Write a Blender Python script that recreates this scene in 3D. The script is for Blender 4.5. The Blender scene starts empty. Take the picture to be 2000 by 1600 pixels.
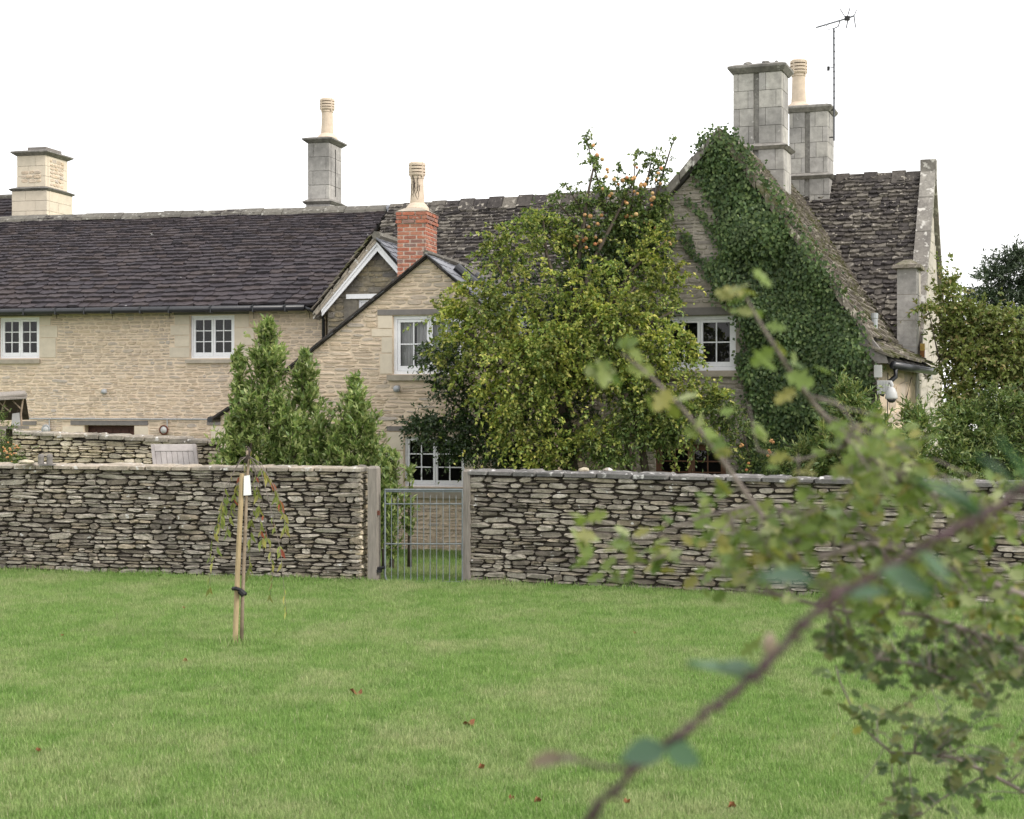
import bpy, math, random
import numpy as np
from mathutils import Vector, Matrix
from mathutils.geometry import tessellate_polygon

# ------------------------------------------------------------------ camera, light, exposure
scene = bpy.context.scene
COL = scene.collection
F, CAMH, HZ = 3000.0, 2.4, 780.0          # focal length in photo pixels, eye height, horizon row
cam_d = bpy.data.cameras.new('camera')
cam = bpy.data.objects.new('camera', cam_d)
COL.objects.link(cam)
cam.location = (0, 0, CAMH)
cam.rotation_euler = (math.radians(90), 0, 0)
cam_d.sensor_width = 36.0
cam_d.lens = 36.0 * F / 2000.0
cam_d.shift_y = (HZ - 800.0) / 2000.0
cam_d.clip_start = 0.05
cam_d.clip_end = 3000
cam_d.dof.use_dof = True
cam_d.dof.focus_distance = 21.5
cam_d.dof.aperture_fstop = 5.6
scene.camera = cam

SUN_DIR = Vector((0.80, -0.42, 0.72)).normalized()
world = bpy.data.worlds.new('World')
scene.world = world
world.use_nodes = True
wn, wl = world.node_tree.nodes, world.node_tree.links
for n in list(wn): wn.remove(n)
w_out = wn.new('ShaderNodeOutputWorld'); w_bg = wn.new('ShaderNodeBackground')
w_sky = wn.new('ShaderNodeTexSky'); w_sky.sky_type = 'NISHITA'; w_sky.sun_disc = False
w_sky.sun_elevation = math.asin(SUN_DIR.z)
w_sky.sun_rotation = math.atan2(SUN_DIR.x, SUN_DIR.y)
w_sky.dust_density = 4.0
w_mix = wn.new('ShaderNodeMix'); w_mix.data_type = 'RGBA'; w_mix.inputs[0].default_value = 0.86
w_mix.inputs[7].default_value = (11.0, 10.9, 10.9, 1)     # the even white cloud cover over the blue
w_bg.inputs[1].default_value = 0.1
wl.new(w_sky.outputs[0], w_mix.inputs[6]); wl.new(w_mix.outputs[2], w_bg.inputs[0]); wl.new(w_bg.outputs[0], w_out.inputs[0])
sun_d = bpy.data.lights.new('sun', 'SUN'); sun_d.energy = 1.5; sun_d.angle = math.radians(12); sun_d.color = (1.0, 0.955, 0.89)
sun = bpy.data.objects.new('sun', sun_d); COL.objects.link(sun)
sun.rotation_euler = SUN_DIR.to_track_quat('Z', 'Y').to_euler()
sun.location = (20, -10, 30)
scene.view_settings.view_transform = 'Standard'
scene.view_settings.look = 'None'
scene.view_settings.gamma = 1.0
scene.view_settings.use_curve_mapping = False
scene.view_settings.exposure = 0.85
scene.render.engine = 'CYCLES'
scene.cycles.max_bounces = 6
scene.cycles.diffuse_bounces = 3
scene.cycles.glossy_bounces = 2
scene.cycles.transmission_bounces = 3
scene.cycles.transparent_max_bounces = 6
scene.cycles.use_denoising = True

R_ = random.Random(7)

# ------------------------------------------------------------------ materials
def new_mat(name):
    m = bpy.data.materials.new(name); m.use_nodes = True
    nt = m.node_tree
    for n in list(nt.nodes): nt.nodes.remove(n)
    o = nt.nodes.new('ShaderNodeOutputMaterial'); b = nt.nodes.new('ShaderNodeBsdfPrincipled')
    nt.links.new(b.outputs[0], o.inputs[0])
    return m, nt, b, o

def hx(r, g, b):
    def c(v):
        v /= 255.0
        return v / 12.92 if v <= 0.04045 else ((v + 0.055) / 1.055) ** 2.4
    return (c(r), c(g), c(b), 1)

def pos_noise(nt, scale, detail=4, rough=0.6, vec=None, stretch=None):
    g = nt.nodes.new('ShaderNodeNewGeometry')
    src = g.outputs['Position']
    if stretch:
        mp = nt.nodes.new('ShaderNodeMapping'); mp.inputs['Scale'].default_value = stretch
        nt.links.new(src, mp.inputs[0]); src = mp.outputs[0]
    n = nt.nodes.new('ShaderNodeTexNoise'); n.inputs['Scale'].default_value = scale
    n.inputs['Detail'].default_value = detail; n.inputs['Roughness'].default_value = rough
    nt.links.new(src, n.inputs['Vector'])
    return n.outputs['Fac']

def ramp(nt, fac, stops, mode='LINEAR'):
    r = nt.nodes.new('ShaderNodeValToRGB'); r.color_ramp.interpolation = mode
    e = r.color_ramp.elements
    while len(e) < len(stops): e.new(0.5)
    for el, (p, c) in zip(e, stops):
        el.position = p; el.color = c if len(c) == 4 else (*c, 1)
    nt.links.new(fac, r.inputs[0])
    return r.outputs[0]

def mix(nt, fac, a, b, blend='MIX'):
    m = nt.nodes.new('ShaderNodeMix'); m.data_type = 'RGBA'; m.blend_type = blend
    for sock, v in ((m.inputs[0], fac), (m.inputs[6], a), (m.inputs[7], b)):
        if hasattr(v, 'links') or hasattr(v, 'is_linked'): nt.links.new(v, sock)
        elif isinstance(v, (int, float)): sock.default_value = v
        else: sock.default_value = v
    return m.outputs[2]

def piece_random(nt):
    """one random value per piece, whether it is an object or an island of a joined mesh"""
    oi = nt.nodes.new('ShaderNodeObjectInfo'); g = nt.nodes.new('ShaderNodeNewGeometry')
    a = nt.nodes.new('ShaderNodeMath'); a.operation = 'MULTIPLY_ADD'; a.inputs[1].default_value = 7.31
    nt.links.new(oi.outputs['Random'], a.inputs[0]); nt.links.new(g.outputs['Random Per Island'], a.inputs[2])
    f = nt.nodes.new('ShaderNodeMath'); f.operation = 'FRACT'; nt.links.new(a.outputs[0], f.inputs[0])
    return f.outputs[0]

def bump(nt, b, fac, strength, dist):
    bp = nt.nodes.new('ShaderNodeBump'); bp.inputs['Strength'].default_value = strength
    bp.inputs['Distance'].default_value = dist
    nt.links.new(fac, bp.inputs['Height']); nt.links.new(bp.outputs[0], b.inputs['Normal'])

def piece_mat(name, cols, rough=0.9, grain=25, grain_amt=0.35, patch=None, patch_scale=0.6, patch_lim=(0.45, 0.65),
              spots=None, spot_scale=14, spot_lim=(0.62, 0.66), bump_s=0.6, bump_d=0.01, moss=None, moss_lim=(0.5, 0.62), moss_scale=1.5, spec=0.2):
    """natural pieces: a random tone per piece, grain, weathering patches, lichen spots and moss, all set in the place"""
    m, nt, b, o = new_mat(name)
    n = len(cols)
    c = ramp(nt, piece_random(nt), [((i + 0.5) / n, cols[i]) for i in range(n)])
    gr = pos_noise(nt, grain, 6, 0.7)
    c = mix(nt, 1.0, c, ramp(nt, gr, [(0.25, (1 - grain_amt,) * 3), (0.75, (1 + grain_amt,) * 3)]), 'MULTIPLY')
    if patch:
        p = pos_noise(nt, patch_scale, 6, 0.65)
        c = mix(nt, ramp(nt, p, [(patch_lim[0], (0, 0, 0)), (patch_lim[1], (1, 1, 1))]), c, mix(nt, 0.65, c, patch))
    if spots:
        s = pos_noise(nt, spot_scale, 3, 0.55)
        c = mix(nt, ramp(nt, s, [(spot_lim[0], (0, 0, 0)), (spot_lim[1], (1, 1, 1))]), c, spots)
    if moss:
        s = pos_noise(nt, moss_scale, 6, 0.7)
        c = mix(nt, ramp(nt, s, [(moss_lim[0], (0, 0, 0)), (moss_lim[1], (1, 1, 1))]), c, moss)
    nt.links.new(c, b.inputs['Base Color'])
    b.inputs['Roughness'].default_value = rough
    b.inputs['Specular IOR Level'].default_value = spec
    bump(nt, b, pos_noise(nt, grain * 1.6, 6, 0.75), bump_s, bump_d)
    return m

def plain(name, col, rough=0.6, metal=0.0, noise=0.1, nscale=30, spec=0.3, stretch=None):
    m, nt, b, o = new_mat(name)
    c = mix(nt, 1.0, col, ramp(nt, pos_noise(nt, nscale, 5, 0.65, stretch=stretch), [(0.3, (1 - noise,) * 3), (0.7, (1 + noise,) * 3)]), 'MULTIPLY')
    nt.links.new(c, b.inputs['Base Color'])
    b.inputs['Roughness'].default_value = rough; b.inputs['Metallic'].default_value = metal
    b.inputs['Specular IOR Level'].default_value = spec
    return m

def leaf_mat(name, cols, transl=0.3, rough=0.5, spec=0.3, tone_scale=1.2, tone=0.25, warm=None):
    m, nt, b, o = new_mat(name)
    n = len(cols)
    c = ramp(nt, piece_random(nt), [((i + 0.5) / n, cols[i]) for i in range(n)])
    c = mix(nt, 1.0, c, ramp(nt, pos_noise(nt, tone_scale, 3, 0.5), [(0.3, (1 - tone,) * 3), (0.7, (1 + tone,) * 3)]), 'MULTIPLY')
    if warm:
        c = mix(nt, ramp(nt, pos_noise(nt, 1.7, 3, .5), [(.45, (0, 0, 0)), (.62, (1, 1, 1))]), c, mix(nt, 1.0, c, (*warm, 1), 'MULTIPLY'))
    nt.links.new(c, b.inputs['Base Color'])
    b.inputs['Roughness'].default_value = rough; b.inputs['Specular IOR Level'].default_value = spec
    t = nt.nodes.new('ShaderNodeBsdfTranslucent')
    hs = nt.nodes.new('ShaderNodeHueSaturation'); hs.inputs['Value'].default_value = 1.3; hs.inputs['Saturation'].default_value = 1.1
    nt.links.new(c, hs.inputs['Color']); nt.links.new(hs.outputs[0], t.inputs[0])
    ms = nt.nodes.new('ShaderNodeMixShader'); ms.inputs[0].default_value = transl
    nt.links.new(b.outputs[0], ms.inputs[1]); nt.links.new(t.outputs[0], ms.inputs[2]); nt.links.new(ms.outputs[0], o.inputs[0])
    return m

M = {}
M['dry_stone'] = piece_mat('dry_stone', [(.18, .155, .125), (.29, .26, .215), (.38, .345, .29), (.24, .20, .145), (.42, .385, .33), (.32, .27, .20), (.13, .112, .092), (.26, .23, .19), (.37, .335, .28)],
                           grain=14, grain_amt=.5, patch=(.09, .082, .075, 1), patch_scale=1.1, patch_lim=(.46, .72), spots=(.55, .54, .51, 1), spot_scale=11, spot_lim=(.66, .72), bump_s=.9, bump_d=.02)
M['dry_core'] = plain('dry_core', (.07, .058, .048, 1), .95)  # dark filling, shade of the gaps between stones put into its colour
M['coping_warm'] = piece_mat('coping_warm', [(.30, .26, .21), (.36, .31, .25), (.26, .23, .19), (.33, .30, .25)], grain=16, grain_amt=.35,
                             patch=(.09, .085, .08, 1), patch_scale=1.3, patch_lim=(.5, .62), spots=(.55, .53, .5, 1), spot_scale=9, spot_lim=(.6, .66), bump_s=.8, bump_d=.015)
M['coping_dark'] = piece_mat('coping_dark', [(.13, .125, .12), (.2, .19, .18), (.16, .15, .145)], grain=16, grain_amt=.35,
                             patch=(.05, .05, .05, 1), patch_scale=1.5, spots=(.5, .49, .475, 1), spot_scale=9, spot_lim=(.58, .66), bump_s=.8, bump_d=.015)
M['warm_dry_stone'] = piece_mat('warm_dry_stone', [(.52, .45, .34), (.42, .37, .28), (.60, .53, .42), (.46, .38, .26), (.34, .30, .24)], grain=16, grain_amt=.4,
                                patch=(.13, .12, .105, 1), patch_scale=.8, patch_lim=(.5, .65), bump_s=.8, bump_d=.015)
M['cream_rubble'] = piece_mat('cream_rubble', [(.52, .42, .32), (.45, .365, .28), (.58, .485, .38), (.50, .395, .285), (.42, .37, .32), (.55, .44, .315), (.475, .39, .31)], grain=12, grain_amt=.2,
                              patch=(.40, .36, .32, 1), patch_scale=.9, patch_lim=(.52, .7), bump_s=.7, bump_d=.012)
M['cream_mortar'] = plain('cream_mortar', (.64, .525, .40, 1), .95, noise=.12, nscale=9)
M['grey_rubble'] = piece_mat('grey_rubble', [(.30, .265, .225), (.36, .32, .275), (.325, .295, .265), (.38, .34, .285), (.28, .25, .225)], grain=14, grain_amt=.3,
                             patch=(.13, .12, .11, 1), patch_scale=1.2, patch_lim=(.5, .7), spots=(.42, .39, .34, 1), spot_scale=12, spot_lim=(.66, .74), bump_s=.8, bump_d=.012)
M['grey_mortar'] = plain('grey_mortar', (.37, .33, .28, 1), .95, noise=.2, nscale=9)
M['mottled_rubble'] = piece_mat('mottled_rubble', [(.26, .215, .14), (.20, .18, .15), (.30, .25, .16), (.17, .155, .14)], grain=9, grain_amt=.4,
                                patch=(.085, .08, .078, 1), patch_scale=1.7, patch_lim=(.42, .6), spots=(.36, .35, .33, 1), spot_scale=14, spot_lim=(.66, .7))
M['ashlar'] = piece_mat('ashlar', [(.60, .525, .42), (.63, .55, .44), (.565, .50, .405), (.61, .53, .42)], grain=6, grain_amt=.12, bump_s=.2, bump_d=.004)
M['pale_lit_stone'] = piece_mat('pale_lit_stone', [(.40, .365, .315), (.44, .40, .345), (.37, .34, .295)], grain=7, grain_amt=.25, patch=(.33, .31, .28, 1), patch_scale=1.2, patch_lim=(.5, .7), bump_s=.3)  # paler stone, sunlight on right-facing sides put into the colour
M['chimney_ashlar'] = piece_mat('chimney_ashlar', [(.32, .305, .29), (.38, .36, .34), (.35, .335, .32), (.41, .39, .36)], grain=9, grain_amt=.3,
                                patch=(.14, .135, .13, 1), patch_scale=1.3, patch_lim=(.44, .68), spots=(.46, .45, .42, 1), spot_scale=10, spot_lim=(.66, .74), bump_s=.4, bump_d=.008)
M['weathered'] = piece_mat('weathered', [(.20, .185, .165), (.24, .225, .20), (.22, .20, .18)], grain=12, grain_amt=.4, patch=(.10, .09, .085, 1), patch_scale=2, spots=(.50, .48, .44, 1), spot_scale=8, spot_lim=(.56, .64), bump_s=.6)
M['cap_stone'] = piece_mat('cap_stone', [(.20, .19, .175), (.24, .225, .205)], grain=14, grain_amt=.45, patch=(.08, .076, .07, 1), patch_scale=2.5, spots=(.32, .31, .29, 1), spot_scale=10, spot_lim=(.64, .7))
M['lintel_stone'] = piece_mat('lintel_stone', [(.18, .165, .155), (.20, .182, .168)], grain=9, grain_amt=.25, patch=(.17, .16, .155, 1), patch_scale=2.5, bump_s=.3)
M['sill_stone'] = piece_mat('sill_stone', [(.33, .29, .235), (.36, .32, .265)], grain=9, grain_amt=.2, bump_s=.2)
M['dark_tile'] = piece_mat('dark_tile', [(.030, .025, .030), (.045, .037, .043), (.058, .046, .048), (.036, .030, .036), (.052, .040, .040)], grain=13, grain_amt=.45,
                           spots=(.42, .41, .40, 1), spot_scale=9, spot_lim=(.745, .77), bump_s=.8, bump_d=.012, spec=.35, rough=.75)
M['lichen_tile'] = piece_mat('lichen_tile', [(.042, .037, .036), (.066, .058, .053), (.10, .088, .075), (.05, .044, .043), (.15, .135, .115)], grain=12, grain_amt=.5,
                             spots=(.34, .31, .265, 1), spot_scale=11, spot_lim=(.60, .68), bump_s=1.0, bump_d=.015)
M['moss_tile'] = piece_mat('moss_tile', [(.12, .105, .09), (.17, .15, .125), (.21, .185, .155), (.14, .12, .10), (.25, .22, .19)], grain=12, grain_amt=.5,
                           spots=(.48, .44, .37, 1), spot_scale=7, spot_lim=(.6, .68), moss=(.075, .08, .022, 1), moss_lim=(.48, .62), moss_scale=1.8, bump_s=1.0, bump_d=.015)
M['slate'] = piece_mat('slate', [(.125, .13, .15), (.15, .155, .175), (.135, .138, .155)], grain=7, grain_amt=.15, rough=.45, spec=.5, bump_s=.2, bump_d=.004)
M['ridge_stone'] = piece_mat('ridge_stone', [(.115, .105, .09), (.145, .135, .115), (.13, .12, .105)], grain=14, grain_amt=.4, patch=(.10, .095, .085, 1), patch_scale=2,
                             spots=(.30, .29, .26, 1), spot_scale=11, spot_lim=(.6, .68))
M['roof_core'] = plain('roof_core', (.035, .032, .03, 1), .9)
M['brick'] = piece_mat('brick', [(.37, .13, .085), (.42, .155, .095), (.40, .19, .13), (.31, .12, .08), (.24, .155, .135), (.44, .20, .135)], grain=18, grain_amt=.3, spots=(.45, .38, .32, 1), spot_scale=11, spot_lim=(.63, .75), bump_s=.5)
M['brick_mortar'] = plain('brick_mortar', (.52, .43, .36, 1), .95, noise=.25)
M['pot'] = plain('pot', (.56, .46, .36, 1), .8, noise=.12, nscale=12)
M['pot_dark'] = plain('pot_dark', (.03, .028, .026, 1), .9)
M['white_paint'] = plain('white_paint', (.80, .80, .82, 1), .45, noise=.05, nscale=18)
M['brown_timber'] = plain('brown_timber', (.15, .075, .048, 1), .55, noise=.3, stretch=(4, 4, .6))
M['door_brown'] = plain('door_brown', (.06, .022, .015, 1), .6, noise=.3)
M['black_gutter'] = plain('black_gutter', (.022, .023, .027, 1), .35, noise=.2, spec=.5)
M['verge'] = plain('verge', (.045, .038, .035, 1), .8, noise=.4)
M['lead'] = plain('lead', (.15, .155, .17, 1), .5, noise=.25)
M['oak_post'] = plain('oak_post', (.23, .205, .18, 1), .85, noise=.3, nscale=9, stretch=(6, 6, .5))
M['galv'] = plain('galv', (.17, .19, .20, 1), .6, .25, noise=.25, nscale=14)
M['aerial_metal'] = plain('aerial_metal', (.10, .105, .12, 1), .5)
M['rust'] = plain('rust', (.12, .045, .03, 1), .85, noise=.4)
M['black_iron'] = plain('black_iron', (.015, .015, .017, 1), .6)
M['grey_plank'] = piece_mat('grey_plank', [(.36, .33, .32), (.41, .375, .36), (.33, .30, .29)], grain=7, grain_amt=.2, bump_s=.2)
M['white_plastic'] = plain('white_plastic', (.42, .42, .41, 1), .4, noise=.06)
M['grey_plastic'] = plain('grey_plastic', (.33, .345, .36, 1), .45)
M['lens_dark'] = plain('lens_dark', (.03, .03, .035, 1), .12, spec=.6)
M['yellow_box'] = plain('yellow_box', (.62, .40, .09, 1), .45)
M['amber'] = plain('amber', (.30, .12, .015, 1), .3)
M['stake_wood'] = plain('stake_wood', (.36, .275, .16, 1), .8, noise=.25, nscale=10, stretch=(8, 8, .7))
M['bark'] = plain('bark', (.075, .06, .045, 1), .9, noise=.4, nscale=14)
M['pale_bark'] = plain('pale_bark', (.27, .21, .155, 1), .85, noise=.3, nscale=14)
M['twig_grey'] = plain('twig_grey', (.17, .14, .125, 1), .8, noise=.3, nscale=40)
M['twig_dark'] = plain('twig_dark', (.055, .042, .035, 1), .8, noise=.3, nscale=40)
M['bramble_stem'] = plain('bramble_stem', (.07, .042, .047, 1), .6, noise=.6, nscale=22)
M['curtain'] = plain('curtain', (.62, .60, .60, 1), .9, noise=.08)
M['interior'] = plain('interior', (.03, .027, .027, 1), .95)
M['white_label'] = plain('white_label', (.8, .8, .8, 1), .5, noise=.02)
M['fruit'] = piece_mat('fruit', [(.40, .19, .07), (.50, .30, .13), (.42, .15, .07), (.48, .34, .16), (.30, .17, .07)], rough=.5, grain=18, grain_amt=.2, bump_s=.1)
M['fallen'] = plain('fallen', (.20, .085, .035, 1), .7, noise=.35, nscale=30)
def glass_mat():
    m, nt, b, o = new_mat('window_glass')
    nt.nodes.remove(b)
    t = nt.nodes.new('ShaderNodeBsdfTransparent'); t.inputs[0].default_value = (.82, .84, .84, 1)
    g = nt.nodes.new('ShaderNodeBsdfGlossy'); g.inputs['Roughness'].default_value = .02
    fr = nt.nodes.new('ShaderNodeFresnel'); fr.inputs['IOR'].default_value = 1.45
    bp = nt.nodes.new('ShaderNodeBump'); bp.inputs['Strength'].default_value = .04; bp.inputs['Distance'].default_value = .02
    nt.links.new(pos_noise(nt, 1.6, 1), bp.inputs['Height']); nt.links.new(bp.outputs[0], g.inputs['Normal'])
    ms = nt.nodes.new('ShaderNodeMixShader')
    nt.links.new(fr.outputs[0], ms.inputs[0]); nt.links.new(t.outputs[0], ms.inputs[1]); nt.links.new(g.outputs[0], ms.inputs[2])
    nt.links.new(ms.outputs[0], o.inputs[0])
    return m
M['glass'] = glass_mat()
def lawn_mat(name, c_lo, c_mid, c_dry, per_piece):
    m, nt, b, o = new_mat(name)
    big = pos_noise(nt, .9, 9, .74, stretch=(1, .7, 1)); small = pos_noise(nt, 3.5, 4, .6)
    c = mix(nt, ramp(nt, small, [(.35, (0, 0, 0)), (.65, (1, 1, 1))]), c_lo, c_mid)
    c = mix(nt, ramp(nt, big, [(.45, (0, 0, 0)), (.72, (.8, .8, .8))]), c, c_dry)
    if per_piece:
        r = piece_random(nt)
        r2 = nt.nodes.new('ShaderNodeMath'); r2.operation = 'MULTIPLY'; r2.inputs[1].default_value = 13.7; nt.links.new(r, r2.inputs[0])
        r3 = nt.nodes.new('ShaderNodeMath'); r3.operation = 'FRACT'; nt.links.new(r2.outputs[0], r3.inputs[0])
        c = mix(nt, ramp(nt, r3.outputs[0], [(.90, (0, 0, 0)), (.92, (.55, .55, .55))]), c, (.50, .47, .30, 1))
        c = mix(nt, 1.0, c, ramp(nt, r, [(0, (.62, .68, .62)), (.6, (1.02, 1.02, 1.0)), (1, (1.4, 1.28, 1.45))]), 'MULTIPLY')
    nt.links.new(c, b.inputs['Base Color'])
    b.inputs['Roughness'].default_value = .6; b.inputs['Specular IOR Level'].default_value = .15
    if per_piece:
        t = nt.nodes.new('ShaderNodeBsdfTranslucent'); nt.links.new(c, t.inputs[0])
        ms = nt.nodes.new('ShaderNodeMixShader'); ms.inputs[0].default_value = .35
        nt.links.new(b.outputs[0], ms.inputs[1]); nt.links.new(t.outputs[0], ms.inputs[2]); nt.links.new(ms.outputs[0], o.inputs[0])
    return m
M['lawn'] = lawn_mat('lawn', (.10, .15, .045, 1), (.13, .185, .055, 1), (.21, .21, .10, 1), False)
M['blade'] = lawn_mat('blade', (.175, .305, .073, 1), (.238, .365, .102, 1), (.43, .44, .24, 1), True)

M['pear_leaf'] = leaf_mat('pear_leaf', [(.085, .135, .03), (.14, .20, .042), (.20, .25, .055), (.29, .32, .075), (.10, .155, .034), (.37, .37, .11)], .3, tone_scale=2.2, tone=.4, warm=(1.4, 1.3, 1.15))
M['dark_leaf'] = leaf_mat('dark_leaf', [(.022, .046, .014), (.034, .068, .018), (.048, .085, .024), (.027, .055, .016), (.075, .105, .032)], .2, .35, .5)
M['mid_leaf'] = leaf_mat('mid_leaf', [(.055, .095, .024), (.085, .135, .034), (.12, .17, .045), (.18, .215, .065)], .25)
M['ivy_leaf'] = leaf_mat('ivy_leaf', [(.03, .058, .018), (.046, .084, .024), (.072, .118, .034), (.037, .068, .02), (.125, .17, .055), (.058, .09, .027)], .2, .5, .3, tone_scale=1.8, tone=.35)
M['bay_leaf'] = leaf_mat('bay_leaf', [(.115, .18, .05), (.16, .24, .068), (.22, .29, .09), (.30, .36, .13), (.13, .20, .06), (.40, .43, .18), (.25, .31, .10)], .4, .4, .5, tone_scale=2.5, tone=.3)
M['laurel_leaf'] = leaf_mat('laurel_leaf', [(.085, .14, .04), (.12, .18, .05), (.18, .225, .07), (.26, .27, .09), (.09, .15, .045)], .25, .4, .4)
M['autumn_leaf'] = leaf_mat('autumn_leaf', [(.10, .14, .035), (.14, .18, .045), (.19, .22, .06), (.12, .16, .04), (.19, .21, .06), (.15, .19, .05), (.23, .19, .08)], .25)
M['yew_leaf'] = leaf_mat('yew_leaf', [(.035, .055, .03), (.05, .075, .038), (.07, .095, .05)], .15)
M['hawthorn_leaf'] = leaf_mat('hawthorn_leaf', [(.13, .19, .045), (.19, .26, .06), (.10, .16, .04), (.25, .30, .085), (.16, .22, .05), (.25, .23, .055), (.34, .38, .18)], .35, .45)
M['hawthorn_shade'] = leaf_mat('hawthorn_shade', [(.055, .088, .028), (.085, .12, .036), (.042, .07, .024), (.13, .14, .045)], .3)  # darker leaf copy, shade of the dim clumps put into the colour
M['bramble_leaf'] = leaf_mat('bramble_leaf', [(.05, .11, .05), (.065, .13, .06), (.05, .10, .055)], .3, .45, .4)
M['brown_leaf'] = leaf_mat('brown_leaf', [(.12, .09, .05), (.10, .085, .06)], .2)
M['sapling_leaf'] = leaf_mat('sapling_leaf', [(.19, .22, .055), (.25, .27, .075), (.14, .19, .05), (.28, .26, .08)], .3)
M['sapling_red'] = leaf_mat('sapling_red', [(.30, .09, .05), (.36, .15, .08), (.25, .07, .05)], .3)

# ------------------------------------------------------------------ mesh helpers
def clean(o, name): return o
def mesh_from(name, verts, faces, mat, smooth=False):
    me = bpy.data.meshes.new(name)
    me.from_pydata([tuple(v) for v in verts], [], faces)
    me.materials.append(mat)
    if smooth:
        me.polygons.foreach_set('use_smooth', [True] * len(me.polygons))
    me.update()
    return me

def link(name, me, parent=None, mw=None, **props):
    o = bpy.data.objects.new(name, me)
    COL.objects.link(o)
    if mw is not None: o.matrix_world = mw
    if parent is not None:
        o.parent = parent
        pw = parent.get('_w')
        if pw is not None:
            o.matrix_parent_inverse = Matrix.Translation(-Vector(pw))
    for k, v in props.items(): o[k] = v
    return o

class MB:
    def __init__(s): s.v = []; s.f = []
    def add(s, verts, faces):
        n = len(s.v); s.v.extend([tuple(v) for v in verts]); s.f.extend([tuple(i + n for i in f) for f in faces]); return s
    def box8(s, p):   # p: 8 points, bottom ring 0-3, top ring 4-7
        return s.add(p, [(3, 2, 1, 0), (4, 5, 6, 7), (0, 1, 5, 4), (1, 2, 6, 5), (2, 3, 7, 6), (3, 0, 4, 7)])
    def fbox(s, fr, s0, s1, t0, t1, z0, z1):
        return s.box8([fr.w(s0, t0, z0), fr.w(s1, t0, z0), fr.w(s1, t1, z0), fr.w(s0, t1, z0),
                       fr.w(s0, t0, z1), fr.w(s1, t0, z1), fr.w(s1, t1, z1), fr.w(s0, t1, z1)])
    def frust(s, fr, a, b):  # a, b = (s0,s1,t0,t1,z)
        r = []
        for (s0, s1, t0, t1, z) in (a, b):
            r += [fr.w(s0, t0, z), fr.w(s1, t0, z), fr.w(s1, t1, z), fr.w(s0, t1, z)]
        return s.box8(r)
    def tube(s, pts, rad, n=6, cap=True):
        pts = [Vector(p) for p in pts]
        if not hasattr(rad, '__len__'): rad = [rad] * len(pts)
        base = len(s.v); up = Vector((0.13, 0.31, 0.94)).normalized()
        for i, p in enumerate(pts):
            d = (pts[min(i + 1, len(pts) - 1)] - pts[max(i - 1, 0)])
            if d.length < 1e-9: d = Vector((0, 0, 1))
            d.normalize()
            a = d.cross(up)
            if a.length < 1e-3: a = d.cross(Vector((1, 0, 0)))
            a.normalize(); b = a.cross(d)
            for k in range(n):
                an = 2 * math.pi * k / n
                s.v.append(tuple(p + (a * math.cos(an) + b * math.sin(an)) * rad[i]))
        for i in range(len(pts) - 1):
            for k in range(n):
                k2 = (k + 1) % n
                s.f.append((base + i * n + k, base + i * n + k2, base + (i + 1) * n + k2, base + (i + 1) * n + k))
        if cap:
            s.f.append(tuple(base + k for k in range(n))[::-1])
            s.f.append(tuple(base + (len(pts) - 1) * n + k for k in range(n)))
        return s
    def lathe(s, c, prof, n=20):
        base = len(s.v); m = len(prof)
        for (r, z) in prof:
            for k in range(n):
                a = 2 * math.pi * k / n
                s.v.append((c[0] + r * math.cos(a), c[1] + r * math.sin(a), c[2] + z))
        for i in range(m - 1):
            for k in range(n):
                k2 = (k + 1) % n
                s.f.append((base + i * n + k, base + i * n + k2, base + (i + 1) * n + k2, base + (i + 1) * n + k))
        s.f.append(tuple(base + k for k in range(n))[::-1]); s.f.append(tuple(base + (m - 1) * n + k for k in range(n)))
        return s
    def obj(s, name, mat, parent=None, smooth=False, **props):
        return link(name, mesh_from(name, s.v, s.f, mat, smooth), parent, **props)

def thing(name, label, cat, loc=(0, 0, 0), group=None):
    o = bpy.data.objects.new(name, None); COL.objects.link(o)
    o.location = loc; o['_w'] = tuple(loc); o['label'] = label; o['category'] = cat
    o.empty_display_size = .2
    if group: o['group'] = group
    return o
def tag(o, label, cat, group=None):
    o['label'] = label; o['category'] = cat
    if group: o['group'] = group
    return o

def P(px, py, Y): return Vector(((px - 1000) * Y / F, Y, CAMH + (HZ - py) * Y / F))

class Frame:
    """a building's own axes: s to the right along its front, t back into it, z up"""
    def __init__(self, px, Y, deg):
        self.o = Vector(((px - 1000) * Y / F, Y, 0)); a = math.radians(deg)
        self.u = Vector((math.cos(a), -math.sin(a), 0)); self.n = Vector((math.sin(a), math.cos(a), 0))
    def w(self, s, t, z): return self.o + self.u * s + self.n * t + Vector((0, 0, z))
    def st(self, px, py, t=0.0):
        k = (px - 1000) / F
        s = (k * (self.o.y + t * self.n.y) - self.o.x - t * self.n.x) / (self.u.x - k * self.u.y)
        Y = self.o.y + s * self.u.y + t * self.n.y
        return s, CAMH + (HZ - py) * Y / F
    def rect(self, x0, y0, x1, y1, t=0.0):
        a = self.st(x0, y0, t); b = self.st(x1, y1, t)
        zc = [self.st((x0 + x1) / 2, y, t)[1] for y in (y0, y1)]
        return a[0], b[0], zc[1], zc[0]     # s0,s1,z0,z1

class Plane:
    """a wall face or roof slope: a along its foot, b up it, n out of it"""
    def __init__(self, O, A, B):
        self.o = Vector(O); self.a = (Vector(A) - self.o).normalized()
        self.n = self.a.cross(Vector(B) - self.o).normalized(); self.b = self.n.cross(self.a)
    def uv(self, p): d = Vector(p) - self.o; return d.dot(self.a), d.dot(self.b)
    def w(self, u, v, h=0.0): return self.o + self.a * u + self.b * v + self.n * h

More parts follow.
